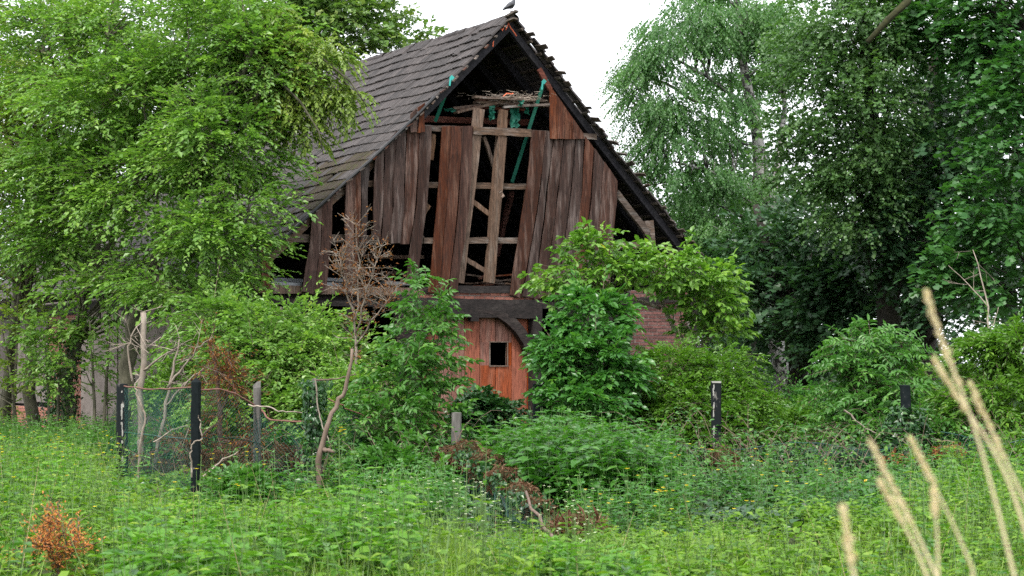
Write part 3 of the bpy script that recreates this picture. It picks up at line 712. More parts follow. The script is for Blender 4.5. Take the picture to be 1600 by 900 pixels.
# --- long left side wall: sheets, panels and brickwork
WX = -5.62
def sy(px, py): return sp(px, py, WX)
def side_box(px0, px1, py0, py1, th, name, mat, out=0.0):
    ya, za = sy(px0, py0); yb, _ = sy(px1, py0); _, zb = sy((px0 + px1) / 2, py1)
    mb = MB(); box(mb, WX - out - th, WX - out, min(ya, yb), max(ya, yb), min(za, zb), max(za, zb)); return obj(name, mb, M[mat], barn)
def side_brick(px0, px1, py0, py1, keep=1.0, label=None):
    ya, za = sy(px0, py0); yb, _ = sy(px1, py0); _, zb = sy((px0 + px1) / 2, py1)
    lo, hi = min(ya, yb), max(ya, yb)
    # own frame: x runs along -y of the barn so that outward (-y) points to -x
    return brickwall(0, hi - lo, max(min(za, zb), 0), max(za, zb), 0, 'brick', keep, math.radians(-90), (WX, hi, 0), label)
side_brick(-30, 76, 630, 700, label='low brick base of the left side wall')
side_brick(77, 129, 494, 700, label='brick panel between corrugated sheet and beige boards')
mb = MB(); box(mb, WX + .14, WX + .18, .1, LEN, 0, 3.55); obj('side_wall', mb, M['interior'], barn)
def corr(px0, px1, py0, py1):
    ya, z1 = sy(px0, py0); yb, _ = sy(px1, py0); _, z0 = sy((px0 + px1) / 2, py1)
    lo, hi = min(ya, yb), max(ya, yb); n = int((hi - lo) / .02); ys = np.linspace(lo, hi, n)
    xx = WX - .03 - .018 * np.sin((ys - lo) * 2 * math.pi / .09)
    v = np.concatenate([np.stack([xx, ys, np.full(n, z0)], 1), np.stack([xx, ys, np.full(n, z1)], 1)])
    mb = MB(); mb.add(v, quads=[[i, i + 1, n + i + 1, n + i] for i in range(n - 1)]); return obj('corrugated_sheet', mb, M['corr'], barn, True)
corr(-30, 22, 496, 632); corr(23, 49, 494, 630); corr(50, 76, 492, 628)
for i, (a, b, c, d) in enumerate(((130, 150, 486, 700), (151, 172, 484, 700), (173, 188, 482, 560), (189, 206, 482, 700), (173, 188, 561, 700), (207, 232, 484, 700), (233, 262, 484, 700), (263, 292, 480, 690), (293, 322, 478, 560), (323, 350, 476, 690), (351, 378, 474, 560))):
    side_box(a + .4, b - .4, c, d, .03 + .008 * (i % 3), 'wall_panel', 'panel', out=.03 + .006 * (i % 2))
side_box(-30, 385, 476, 486, .1, 'wall_plate', 'dark', out=-.02)
for i, px in enumerate((161, 186, 205, 248, 290, 345)): side_box(px, px + 1.6, 484, 500 + 10 * (i % 3), .02, 'gap_batten', 'dark', out=.075)

# --- hidden enclosure: right wall, back wall with a split, ground slab
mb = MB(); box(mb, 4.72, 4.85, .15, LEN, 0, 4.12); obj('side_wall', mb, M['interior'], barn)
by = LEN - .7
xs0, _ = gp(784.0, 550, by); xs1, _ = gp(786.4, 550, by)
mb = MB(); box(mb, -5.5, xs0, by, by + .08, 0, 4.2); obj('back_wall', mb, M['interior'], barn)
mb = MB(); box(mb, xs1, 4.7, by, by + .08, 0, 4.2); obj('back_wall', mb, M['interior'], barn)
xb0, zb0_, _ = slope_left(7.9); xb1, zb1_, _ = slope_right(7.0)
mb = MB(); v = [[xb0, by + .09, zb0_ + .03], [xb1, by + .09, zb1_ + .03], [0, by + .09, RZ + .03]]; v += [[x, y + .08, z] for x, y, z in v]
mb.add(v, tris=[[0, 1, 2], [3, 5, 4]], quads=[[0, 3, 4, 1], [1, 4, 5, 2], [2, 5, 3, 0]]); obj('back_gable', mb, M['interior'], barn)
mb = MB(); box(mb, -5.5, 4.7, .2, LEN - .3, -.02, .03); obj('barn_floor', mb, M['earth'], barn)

# ------------------------------------------------------------------ small things on the barn
def bworld(x, y, z):
    return BO + BR * x + BB * y + np.array([0, 0, z])
def gw(px, py, y=0.0):
    x, z = gp(px, py, y); return bworld(x, y, z)
def ribbon(mb, P, w, th=.004):
    P = np.asarray(P); 
    for i in range(len(P) - 1): beam(mb, P[i], P[i + 1], w, th, up=(0.4, -.9, .1))
for (a, b, lab, tagdir) in (((706, 122), (680, 190), 'green strap hanging from the left verge rafter under a turquoise tie', -1),
                            ((850, 128), (800, 285), 'green strap hanging from the right verge rafter, the longer of two', 1)):
    p0, p1 = gw(*a, .0), gw(*b, .5)
    t = thing('lashing_strap', lab, 'strap', p1, group='green straps tied under the roof')
    mb = MB(); ribbon(mb, np.linspace(p0, p1, 5), .075); o = obj('webbing', mb.mesh('webbing', p1), M['strap'], t)
    mb = MB(); e = p0 + (gw(a[0] + 5, a[1] - 5, -.06) - p0); ribbon(mb, [p0, e], .08, .02)
    ribbon(mb, [gw(a[0] - 2, a[1] + 2, -.14), gw(a[0] + 2, a[1] - 3, -.16)], .08, .012)
    ribbon(mb, [gw(a[0] - 2, a[1], -.15), gw(a[0] - 3.5, a[1] + 12, -.15)], .035, .008)
    obj('tie', mb.mesh('tie', p1), M['strap_tag'], t)
# loose boards heaped on the open collar
rl = np.random.default_rng(9)
heap = [((740, 152), (850, 158), .05, 'timber', 'pale split board lying on top of the gable heap'), ((742, 160), (856, 166), .25, 'timber', 'long pale board pointing right out of the gable heap'),
        ((712, 176), (786, 158), .2, 'stud', 'brown board slanting up into the gable heap from the left'), ((716, 172), (800, 163), .45, 'stud', 'thin brown board behind the slanting one in the heap'),
        ((738, 168), (818, 172), .35, 'redbeam', 'dark reddish board under the gable heap'), ((770, 153), (862, 160), .5, 'timber', 'grey broken lath at the back of the gable heap'),
        ((706, 170), (760, 164), .7, 'timber', 'short grey board end left of the gable heap'), ((786, 168), (858, 163), .12, 'timber', 'pale pointed board at the right end of the heap'),
        ((745, 156), (838, 150), .6, 'plank_red', 'dark flat board near the top of the gable heap')]
for i, (a, b, y, mt, lab) in enumerate(heap):
    p, q = gw(*a, y), gw(*b, y + rl.uniform(-.2, .2)); mb = MB()
    beam(mb, p, q, rl.uniform(.10, .2), rl.uniform(.035, .06), rng=rl, segs=6); c = (p + q) / 2
    tag(obj('loose_board', mb.mesh('loose_board', c), M[mt]), lab, 'board', 'boards heaped on the gable collar').location = c
mb = MB(); lv = Leaves(T_OVAL2)
c = gw(796, 156, .3); P = c + rl.normal(0, 1, (420, 3)) * np.array([.34, .2, .05]) + np.array([0, 0, .03])
stick(mb, P, P + usphere(rl, 420) * np.array([.16, .16, .05]), .006, .003)
tag(obj('twig_pile', mb.mesh('twig_pile', c), M['bark_pale']), 'matted dry twigs on top of the boards in the gable', 'twigs').location = c
def rag(a, w, h, lab, y=.2):
    c = gw(*a, y); mb = MB(); n = 8; G = []
    for j in range(n):
        for i in range(5):
            u = (i / 4 - .5) * w * (1 - .25 * j / n); G.append(c + BR * (u + rl.normal(0, .015)) - BB * rl.uniform(0, .10) - UP * (h * j / (n - 1) + rl.normal(0, .015)))
    mb.add(G, quads=[[j * 5 + i, j * 5 + i + 1, j * 5 + 6 + i, j * 5 + 5 + i] for j in range(n - 1) for i in range(4)])
    o = obj('net_rag', mb.mesh('net_rag', c), M['strap']); o.location = c; tag(o, lab, 'netting', 'green netting rags in the gable')
rag((802, 166), .22, .46, 'largest green net rag hanging below the gable heap'); rag((767, 166), .14, .28, 'green net rag hanging between the two studs')
rag((812, 157), .14, .12, 'small green net scrap on the right of the heap', -.02); rag((822, 164), .10, .2, 'narrow green net rag right of the largest one', .3); rag((700, 170), .3, .06, 'flat green net scrap at the left of the heap', .5)
def twine(pts, lab, y=-.2):
    P = [gw(*p, y) for p in pts]; mb = MB(); tube(mb, P, .012, 4); o = obj('twine', mb.mesh('twine', P[0]), M['twine']); o.location = P[0]; tag(o, lab, 'twine', 'orange twine on the gable')
twine([(781, 42), (785, 48), (788, 40), (790, 47), (795, 36), (797, 42)], 'orange twine looped around the rafters at the peak', -.12)
twine([(797, 42), (803, 50), (807, 56)], 'orange twine trailing right from the peak', -.12)
twine([(771, 64), (770, 73)], 'short orange twine end hanging left of the peak', -.05)
twine([(786, 151), (792, 146), (799, 147), (802, 146)], 'orange twine lying on the board heap', .1)

# pigeon on the end of the ridge
pg = gw(799, 21, -.20); pg[2] = RZ + .13
t = thing('pigeon', 'grey pigeon perched on the front end of the ridge', 'bird', pg)
def pgp(a, z, b=0): return pg + BR * a + UP * z + BB * b
mb = MB(); P = np.array([pgp(-.21, -.005), pgp(-.13, .045), pgp(-.07, .085), pgp(-.01, .115), pgp(.03, .155), pgp(.055, .20), pgp(.066, .232), pgp(.075, .258), pgp(.070, .283)])
tube(mb, P, [.016, .030, .060, .074, .062, .040, .029, .031, .014], 9); obj('body', mb.mesh('body', pg), noisemat('pigeon_feather', [(.3, (.035, .037, .042)), (.7, (.09, .093, .105))], 20), t, True)
mb = MB(); tube(mb, [pgp(.09, .262), pgp(.118, .254)], [.011, .003], 5); obj('beak', mb.mesh('beak', pg), M['black'], t)
for sg in (-1, 1):
    mb = MB(); tube(mb, [pgp(.045, .135, sg * .055), pgp(-.03, .11, sg * .066), pgp(-.11, .065, sg * .05), pgp(-.19, .02, sg * .02)], [.02, .035, .026, .006], 6); obj('wing', mb.mesh('wing', pg), M['black'], t, True)
    mb = MB(); tube(mb, [pgp(0, .06, sg * .025), pgp(.005, -.02, sg * .025)], .007, 4); tube(mb, [pgp(-.02, -.018, sg * .025), pgp(.035, -.018, sg * .025)], .007, 4); obj('leg', mb.mesh('leg', pg), M['redbeam'], t)
# weathered ridge board ends under the pigeon
for i, (a, b) in enumerate((((790, 27), (808, 17)), ((792, 34), (806, 29)))):
    p, q = gw(*a, -.1), gw(*b, -.35); mb = MB(); beam(mb, p, q, .13, .035, rng=rl, segs=3)
    o = obj('ridge_board', mb.mesh('ridge_board', p), M['batten'])
    o.parent = barn; o.matrix_parent_inverse = Matrix.Identity(4)
    o.matrix_basis = (Matrix.Translation(BO) @ Matrix.Rotation(BA, 4, 'Z')).inverted() @ Matrix.Translation(Vector([float(c_) for c_ in p]))


# ------------------------------------------------------------------ ground
def warp(t, near, far): return np.sign(t) * (abs(t) * near + abs(t) ** 5 * far)
gxs = warp(np.linspace(-1, 1, 121), 40, 460); gys = np.concatenate([np.linspace(-60, 2, 8)[:-1], 2 + warp(np.linspace(0, 1, 120), 60, 640)])
GX2, GY2 = np.meshgrid(gxs, gys)
mb = MB(); nx, ny = len(gxs), len(gys)
ii, jj = np.meshgrid(np.arange(nx - 1), np.arange(ny - 1)); b0 = (jj * nx + ii).ravel()
mb.add(np.stack([GX2, GY2, gz(GX2, GY2) - .0], -1).reshape(-1, 3), quads=np.stack([b0, b0 + 1, b0 + nx + 1, b0 + nx], -1))
o = obj('ground', mb, M['earth'], None, True); o['kind'] = 'structure'

# ------------------------------------------------------------------ tree and shrub builder
def E(px, py, Y, wpx, hpx, dep=None):              # crown mass: centre, half sizes in photo pixels at depth Y
    k = 1.0 / S(Y); return (at(px, py, Y), np.array([wpx * k, dep if dep is not None else wpx * k * .8, hpx * k]))

def masses(rng, ells, n, inner=.45, front=.35):
    w = np.array([(e[1][0] * e[1][2]) for e in ells]); w = w / w.sum()
    out = []
    for i, e in enumerate(ells):
        m = max(2, int(round(n * w[i]))); d = usphere(rng, m)
        fl = rng.random(m) < front; d[fl, 1] = -abs(d[fl, 1])
        r = rng.uniform(inner ** 3, 1, m) ** (1 / 3)
        out.append(np.concatenate([e[0] + d * r[:, None] * e[1], d], 1))
    A = np.concatenate(out); return A[:, :3], A[:, 3:]

def plant(name, label, cat, trunks, ells, seed, lmat, tmat, tmpl=T_OVAL2, n=120, per=30, cr=.8, nl=12, ll=.085, lw=.05, mode='spray', droop=.25,
          flat=.55, tilt=.35, group=None, hang=0.0, upd=.1, inner=.45, front=.35, limbs=.7, lr=.03, pairs=3, twigs=True, spread=60, rl_=(.6, 1.2), extra=None, base=None, shoots=0, sl=.7):
    rng = np.random.default_rng(seed)
    base = np.array(trunks[0][0][:3]) if base is None else np.array(base)
    t = thing(name, label, cat, base, group=group)
    C, D = masses(rng, ells, n, inner, front)
    wood = MB(); tp = []
    for tr in trunks:
        P = np.array([p[:3] for p in tr]); R = np.array([p[3] for p in tr])
        k = max(len(P) * 3, 7); d = np.concatenate([[0], np.cumsum(np.linalg.norm(np.diff(P, axis=0), axis=1))]); s_ = np.linspace(0, d[-1], k)
        Q = np.stack([np.interp(s_, d, P[:, a]) for a in range(3)], 1); Rr = np.interp(s_, d, R)
        Q[1:-1] = .5 * Q[1:-1] + .25 * (Q[:-2] + Q[2:]); Q[1:-1] += rng.normal(0, .25, (k - 2, 3)) * Rr[1:-1, None]
        tube(wood, Q, Rr, 8); tp.append(np.concatenate([Q, Rr[:, None]], 1))
    TP = np.concatenate(tp)
    sel = rng.random(len(C)) < limbs
    for c in C[sel]:
        h = np.linalg.norm(TP[:, :2] - c[:2], axis=1)
        cost = h + 2.5 * np.maximum(0, TP[:, 2] + .35 * h - c[2]) + .35 * abs(TP[:, 2] - c[2])
        p = TP[np.argmin(cost)]; r0 = min(p[3] * .55, lr)
        ln = np.linalg.norm(c - p[:3]); m = (p[:3] + c) / 2 + UP * ln * .10 * (1 if hang < .3 else 2) + rng.normal(0, .06 * ln, 3)
        m1 = .5 * p[:3] + .5 * m + rng.normal(0, .03 * ln, 3); m2 = .5 * m + .5 * c + rng.normal(0, .03 * ln, 3)
        tube(wood, [p[:3], m1, m, m2, c], np.array([1, .8, .62, .45, .25]) * r0, 4, cap=False)
    lv = Leaves(tmpl); tw = MB()
    cen = TP[:, :3].mean(0)
    k = len(C) * per
    cc = np.repeat(C, per, 0); dd = np.repeat(D, per, 0)
    tone = np.clip(np.repeat(rng.random(len(C)), per) * .55 + rng.random(k) * .45, 0, 1)
    off = usphere(rng, k) * (rng.random((k, 1)) ** .5) * cr * np.array([1, 1, flat])
    B = cc + off * .75
    dirs = norm(off * np.array([1, 1, .5]) / cr * 1.1 + dd * np.array([.8, .8, .3]) + usphere(rng, k) * .5 + UP * upd)
    if mode == 'spray':
        sprays(rng, lv, B, dirs, cr * rng.uniform(rl_[0], rl_[1], k), nl, ll, lw, droop, spread, tilt, tone, hang, tw if twigs else None)
    elif mode == 'hang':
        dirs = norm(dirs * np.array([.75, .75, .3]) - UP * .75)
        sprays(rng, lv, B, dirs, cr * rng.uniform(rl_[0], rl_[1], k), nl, ll, lw, .1, 70, .8, tone, .5, tw if twigs else None, .003)
    elif mode == 'compound':
        compound(rng, lv, B, dirs, UP * .9 + dirs * -.2 + rng.normal(size=(k, 3)) * .35, cr * rng.uniform(rl_[0], rl_[1], k), pairs, ll, lw, droop, tone, tw if twigs else None)
    if shoots:
        up_ = np.argsort(-(D[:, 2] + rng.random(len(D)) * .8))[:max(len(D) // 2, 1)]; i_ = rng.choice(up_, shoots)
        Bs = C[i_]; Ds = norm(D[i_] * .7 + UP * .6 + usphere(rng, shoots) * .5); Ls = sl * rng.uniform(.6, 1.6, shoots)
        if mode == 'compound': compound(rng, lv, Bs + Ds * (Ls * .6)[:, None], Ds, UP + usphere(rng, shoots) * .3, np.full(shoots, cr * 1.3), pairs, ll, lw, droop, None, None)
        sprays(rng, lv, Bs, Ds, Ls, max(nl, 9), ll * .9, lw * .9, .15, 65, .35, None, 0.0, tw, .005)
    if extra: extra(rng, lv, tw, wood)
    obj('trunk', wood.mesh('trunk', base), tmat, t, True)
    if tw.n:
        o = obj('twigs', tw.mesh('twigs', base), M['bark_brown'] if tmat is not M['bark_dark'] else tmat, t); o['kind'] = 'stuff'
    mb = MB(); lv.into(mb); o = obj('crown', mb.mesh('crown', base), lmat, t); o['kind'] = 'stuff'
    return t

def gpt(px, Y, r, dz=0.0):
    p = at(px, 0, Y); p[2] = float(gz(p[0], p[1])) - .05 + dz; return (*p, r)
def tp_(px, py, Y, r): return (*at(px, py, Y), r)

def ivy_on(name, pts, seed, n, rad, label=None, parent=None, ll=.075, tmat='ivy'):
    rng = np.random.default_rng(seed); P = np.array([p[:3] for p in pts]); d = np.concatenate([[0], np.cumsum(np.linalg.norm(np.diff(P, axis=0), axis=1))])
    s_ = rng.random(n) * d[-1]; Q = np.stack([np.interp(s_, d, P[:, a]) for a in range(3)], 1)
    o_ = usphere(rng, n) * np.array([1, 1, .2]); bump = .6 + .4 * np.sin(s_ * 5 + seed) * np.sin(s_ * 11)
    Q = Q + o_ * (rad * rng.uniform(.4, 1.1, n) * (.5 + bump))[:, None]
    lv = Leaves(T_IVY); lv.add(Q, -UP * .8 + usphere(rng, n) * .6, o_ + usphere(rng, n) * .5 + UP * .3, ll * rng.uniform(.5, 1.2, n), ll * rng.uniform(.6, 1.1, n), rng.random(n))
    mb = MB(); lv.into(mb)
    o = obj('ivy', mb.mesh('ivy', P[0]), L[tmat], parent); o['kind'] = 'stuff'
    return o

def as_bough(b, tree):                              # a bough is a part of its tree
    b.location = b.location - tree.location; b.parent = tree; b.name = 'bough'; del b['category']
    if 'group' in b: del b['group']
# --- left: young hornbeams in front of the side wall
HG = 'hornbeams in front of the left side wall'
hA = plant('hornbeam_tree', 'hornbeam with slender trunk nearest the left edge of the picture', 'tree', [[gpt(8, 37, .16), tp_(16, 560, 37, .13), tp_(34, 420, 37, .1), tp_(60, 200, 37, .07), tp_(70, 40, 37, .04)], [gpt(4, 37.2, .1), tp_(20, 520, 36, .08), tp_(38, 440, 35, .06), tp_(20, 280, 35, .03)]],
      [E(30, 60, 37, 130, 110), E(-20, 220, 36, 110, 110), E(50, 310, 35, 95, 85), E(-20, 420, 35, 50, 40), E(110, 180, 36, 100, 90)], 101, L['horn2'], M['bark'], shoots=30, sl=1.1, n=98, per=22, nl=12, cr=.80, ll=.115, lw=.068, flat=.24, tilt=.26, inner=.5, droop=.3)
hB = plant('hornbeam_tree', 'hornbeam with straight dark trunk before the low brick wall base', 'tree', [[gpt(58, 35.5, .15), tp_(45, 560, 35.5, .12), tp_(42, 460, 35.5, .10), tp_(60, 300, 35.5, .08), tp_(110, 100, 35, .05), tp_(120, 0, 35, .03)]],
      [E(140, 90, 34, 120, 100), E(90, 250, 33.5, 110, 80), E(150, 370, 33, 95, 60), E(190, 220, 33, 90, 90), E(60, 400, 34, 70, 40)], 102, L['horn'], M['bark'], shoots=30, sl=1.1, n=98, per=22, nl=12, cr=.80, ll=.115, lw=.068, flat=.24, tilt=.26, inner=.5, droop=.3)
hC = plant('hornbeam_tree', 'hornbeam with ivy-wrapped trunk in front of the brick panel', 'tree', [[gpt(98, 33.5, .17), tp_(104, 620, 33.5, .14), tp_(112, 540, 33.5, .11), tp_(140, 440, 33.2, .10), tp_(165, 300, 33, .08), tp_(160, 180, 32.5, .05), tp_(170, 20, 32.5, .03)], [tp_(140, 440, 33.2, .07), tp_(200, 330, 32.5, .05), tp_(250, 160, 32, .03)]],
      [E(230, 30, 33, 120, 80), E(270, 150, 32, 120, 80), E(240, 290, 31.5, 120, 70), E(170, 150, 31.5, 80, 70), E(280, 395, 31, 100, 50), E(180, 440, 31.5, 80, 26), E(125, 520, 32.8, 44, 16)], 103, L['horn'], M['bark'], shoots=36, sl=1.1, n=116, per=22, nl=12, cr=.78, ll=.112, lw=.066, flat=.24, tilt=.26, inner=.5, droop=.3)
for pts, sd, n_, r_ in (([gpt(98, 33.5, 0), tp_(104, 620, 33.5, 0), tp_(112, 540, 33.5, 0), tp_(120, 500, 33.4, 0)], 11, 1500, .26), ([gpt(84, 34, 0), tp_(80, 600, 34, 0), tp_(88, 560, 34, 0)], 12, 900, .24)):
    o = ivy_on('ivy', pts, sd, n_, r_, parent=None); o.parent = hC; o.location = Vector([float(a) for a in np.array(pts[0][:3])]) - hC.location
def over_roof(rng, lv, tw, wood):
    pts = [tp_(300, 300, 30.5, 0)[:3], tp_(365, 190, 30.2, 0)[:3], tp_(430, 120, 30, 0)[:3], tp_(505, 92, 30, 0)[:3], tp_(548, 128, 30, 0)[:3], tp_(572, 165, 30, 0)[:3]]
    tube(wood, pts, [.07, .055, .045, .03, .02, .008], 6)
    tube(wood, [tp_(430, 120, 30, 0)[:3], tp_(470, 160, 29.8, 0)[:3], tp_(498, 205, 29.8, 0)[:3], tp_(505, 240, 29.8, 0)[:3]], [.03, .022, .015, .006], 5)
hD = plant('hornbeam_tree', 'hornbeam leaning right whose branches hang over the barn roof', 'tree', [[gpt(192, 31.5, .18), tp_(196, 600, 31.5, .15), tp_(214, 500, 31.3, .13), tp_(232, 430, 31, .12), tp_(270, 350, 30.7, .10), tp_(330, 230, 30.4, .07), tp_(400, 60, 30, .04)], [tp_(250, 390, 31, .08), tp_(340, 400, 30, .05), tp_(430, 430, 29.5, .02)], [tp_(232, 430, 31, .10), tp_(300, 470, 30, .06), tp_(360, 480, 29.6, .03)]],
      [E(340, 60, 31, 100, 80), E(410, 100, 30.5, 70, 50), E(340, 220, 30, 90, 70), E(378, 312, 29.5, 50, 34), E(325, 370, 29.5, 70, 44), E(300, 440, 29.5, 76, 34), E(368, 232, 30, 46, 34)], 104, L['horn'], M['bark'], shoots=36, sl=0.9, n=118, per=21, nl=12, cr=.66, ll=.108, lw=.063, flat=.26, tilt=.26, inner=.5, droop=.32, extra=over_roof, base=gpt(192, 31.5, 0)[:3])
hE = plant('hornbeam_branch_crown', 'yellow-green hornbeam bough drooping over the tiled roof', 'tree', [[tp_(330, 235, 31.2, .05), tp_(420, 110, 31, .04), tp_(500, 80, 30.8, .03), tp_(556, 150, 30.6, .01)]],
      [E(455, 85, 30.6, 44, 34), E(505, 95, 30.4, 34, 24), E(498, 150, 30.4, 24, 34), E(470, 195, 30.2, 20, 34), E(545, 150, 30.4, 22, 14), E(435, 150, 30.4, 30, 30), E(415, 60, 31, 50, 36)], 105, L['horn2'], M['bark'], n=66, per=18, nl=11, cr=.36, ll=.095, lw=.056, droop=.6, upd=-.25, flat=1.0, hang=.25)
as_bough(hE, hD)
hF = plant('hornbeam_shrub', 'broad hornbeam undergrowth beneath the left end of the gable', 'shrub', [[gpt(420, 27.5, .07), tp_(410, 640, 27.5, .06), tp_(420, 560, 27.4, .04), tp_(440, 480, 27.2, .02)], [gpt(410, 27.5, .05), tp_(380, 600, 27.5, .04), tp_(340, 520, 27.4, .02)], [gpt(425, 27.5, .05), tp_(470, 600, 27.5, .04), tp_(510, 530, 27.4, .02)]],
      [E(400, 522, 27.6, 76, 34), E(470, 522, 27.3, 56, 30), E(440, 570, 26.8, 90, 46), E(520, 560, 26.8, 56, 40), E(340, 505, 28, 56, 34), E(420, 640, 26.5, 100, 46), E(530, 630, 26, 70, 50)], 106, L['horn'], M['bark'], shoots=40, sl=0.7, n=170, per=15, nl=11, cr=.55, ll=.10, lw=.058, flat=.28, tilt=.28, droop=.35)
for i, (px, Y, tops, es, lab) in enumerate(((78, 33, [(70, 520), (96, 470)], [E(60, 520, 33, 44, 26, .6), E(100, 550, 33, 40, 22, .6), E(80, 590, 33, 36, 20, .5)], 'thin hornbeam sapling right of the straight dark trunk'),
        (20, 34, [(28, 480), (0, 500)], [E(10, 510, 34, 44, 36, .7), E(40, 580, 34, 34, 24, .6), E(-10, 620, 34, 40, 24, .6)], 'thin hornbeam sapling at the foot of the leftmost tree'),
        (150, 32, [(140, 500), (172, 520)], [E(150, 500, 32, 40, 22, .6), E(175, 545, 32, 34, 22, .5), E(130, 570, 32, 30, 22, .5), E(160, 620, 32, 26, 20, .5)], 'thin hornbeam sapling before the beige panels'))):
    plant('hornbeam_sapling', lab, 'tree', [[gpt(px + 8 * k, Y, .035), tp_(px + 8 * k + (a - px) * .4, 600, Y, .028), tp_(a, b_, Y, .010)] for k, (a, b_) in enumerate(tops)], es, 107 + i, L['horn2' if i == 1 else 'horn'], M['bark'], n=(22, 22, 12)[i], per=9, nl=9, cr=.45, ll=.10, lw=.058, flat=.25, tilt=.28, droop=.3, shoots=8, sl=.6, group='thin hornbeam saplings at the left')
# --- behind the barn
plant('maple_tree', 'light green maple rising behind the barn ridge', 'tree', [[gpt(500, 56, .25), tp_(505, 300, 56, .2), tp_(520, 60, 56, .1), tp_(540, -80, 56, .05)]],
      [E(560, -10, 56, 50, 50), E(520, 30, 55, 80, 60), E(600, 40, 56, 36, 32), E(620, 70, 56, 40, 22), E(640, 55, 56, 20, 14), E(470, -10, 55, 80, 60)], 110, L['maple'], M['bark'], tmpl=T_PALM, n=120, per=14, nl=7, cr=.7, ll=.16, lw=.16, tilt=.5)
# --- right: birch, poplar, dark maples
BX = 49.0
plant('birch_tree', 'tall weeping birch with white trunk right of the barn', 'tree', [[gpt(1222, BX, .26), tp_(1214, 400, BX, .22), tp_(1198, 300, BX, .20), tp_(1190, 230, BX, .17), tp_(1166, 130, BX, .14), tp_(1158, 60, BX, .1), tp_(1150, -60, BX, .05)], [tp_(1206, 330, BX, .12), tp_(1222, 220, BX + .5, .09), tp_(1226, 120, BX + .8, .05)], [tp_(1182, 180, BX, .09), tp_(1120, 130, BX - .5, .06), tp_(1050, 90, BX - .8, .03)], [tp_(1200, 310, BX, .08), tp_(1120, 270, BX - .5, .05), tp_(1040, 250, BX - .8, .02)]],
      [E(1060, 50, BX - 1, 70, 60), E(1120, 20, BX, 90, 70), E(1180, 80, BX + 1.5, 80, 70), E(1030, 140, BX - 1, 60, 60), E(1100, 170, BX, 80, 70), E(1060, 260, BX - 1, 70, 60), E(1130, 300, BX, 70, 60), E(1060, 360, BX, 60, 50), E(1130, 400, BX - 1, 70, 60), E(1210, 30, BX, 50, 60)],
      120, L['birch'], M['bark_birch'], n=190, per=34, nl=11, cr=.72, ll=.088, lw=.064, mode='hang', rl_=(.35, 1.1), front=.4, lr=.04, twigs=False, tilt=.6)
bb = plant('birch_bough', 'thin hanging birch sprays at the left fringe against the sky', 'tree', [[tp_(1090, 160, BX, .05), tp_(1040, 130, BX - .4, .04), tp_(985, 110, BX - .5, .02), tp_(970, 120, BX - .5, .01)], [tp_(1090, 260, BX, .04), tp_(1020, 190, BX - .4, .03), tp_(990, 180, BX - .5, .01)], [tp_(1090, 260, BX, .03), tp_(1030, 290, BX, .02), tp_(985, 285, BX, .008)]],
      [E(985, 115, BX - .5, 24, 22), E(985, 170, BX - .5, 20, 46), E(1000, 240, BX - .5, 18, 40), E(1010, 90, BX - .5, 24, 30), E(990, 300, BX, 22, 14)], 121, L['birch'], M['bark_brown'], n=80, per=10, nl=11, cr=.55, ll=.066, lw=.048, mode='hang', rl_=(.6, 1.9), lr=.012, tilt=.7)
as_bough(bb, bpy.data.objects['birch_tree'])
PX = 40.0
plant('poplar_tree', 'poplar with shimmering round leaves and mossy leaning limb', 'tree', [[gpt(1395, PX + 1, .32), tp_(1390, 420, PX + 1, .27), tp_(1375, 250, PX + 1, .2), tp_(1350, 60, PX + 1, .12), tp_(1340, -60, PX, .08)]],
      [E(1280, 30, PX, 70, 70), E(1350, 50, PX - 1, 80, 70), E(1270, 150, PX - 1, 60, 70), E(1340, 170, PX - 1.5, 80, 80), E(1270, 270, PX - .5, 60, 60), E(1340, 300, PX - 1, 80, 70), E(1420, 40, PX, 70, 70)],
      130, L['poplar'], M['bark_dark'], n=165, per=22, nl=9, cr=.62, ll=.092, lw=.09, mode='spray', droop=.35, upd=.05, flat=.7, hang=.12, shoots=30, sl=.8, rl_=(.4, 1.0), tilt=.7, twigs=False, lr=.035)
p0, p1 = at(1356, 66, PX - 3.2), at(1418, 2, PX - 3.0); mb = MB(); tube(mb, [p0, (p0 + p1) / 2 + [0, 0, .03], p1, p1 + (p1 - p0) * .9 + np.array([0, 2.5, .3])], [.06, .075, .085, .11], 7); c = bpy.data.objects['poplar_tree']
o = obj('mossy_limb', mb.mesh('mossy_limb', c.location), M['moss'], c, True); o['label'] = 'moss-covered limb'
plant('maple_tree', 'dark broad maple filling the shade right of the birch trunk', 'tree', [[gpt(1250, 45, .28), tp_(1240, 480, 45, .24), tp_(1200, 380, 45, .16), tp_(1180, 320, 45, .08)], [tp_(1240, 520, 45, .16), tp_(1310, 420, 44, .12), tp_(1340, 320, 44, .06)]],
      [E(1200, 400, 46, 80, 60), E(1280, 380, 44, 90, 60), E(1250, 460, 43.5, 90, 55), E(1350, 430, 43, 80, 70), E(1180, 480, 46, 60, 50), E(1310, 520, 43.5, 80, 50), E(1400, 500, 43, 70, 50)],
      140, L['dark'], M['bark_dark'], tmpl=T_PALM, shoots=24, sl=1.2, n=150, per=14, nl=7, cr=.85, flat=.35, ll=.17, lw=.17, tilt=.4, droop=.35, group='dark maples on the right')
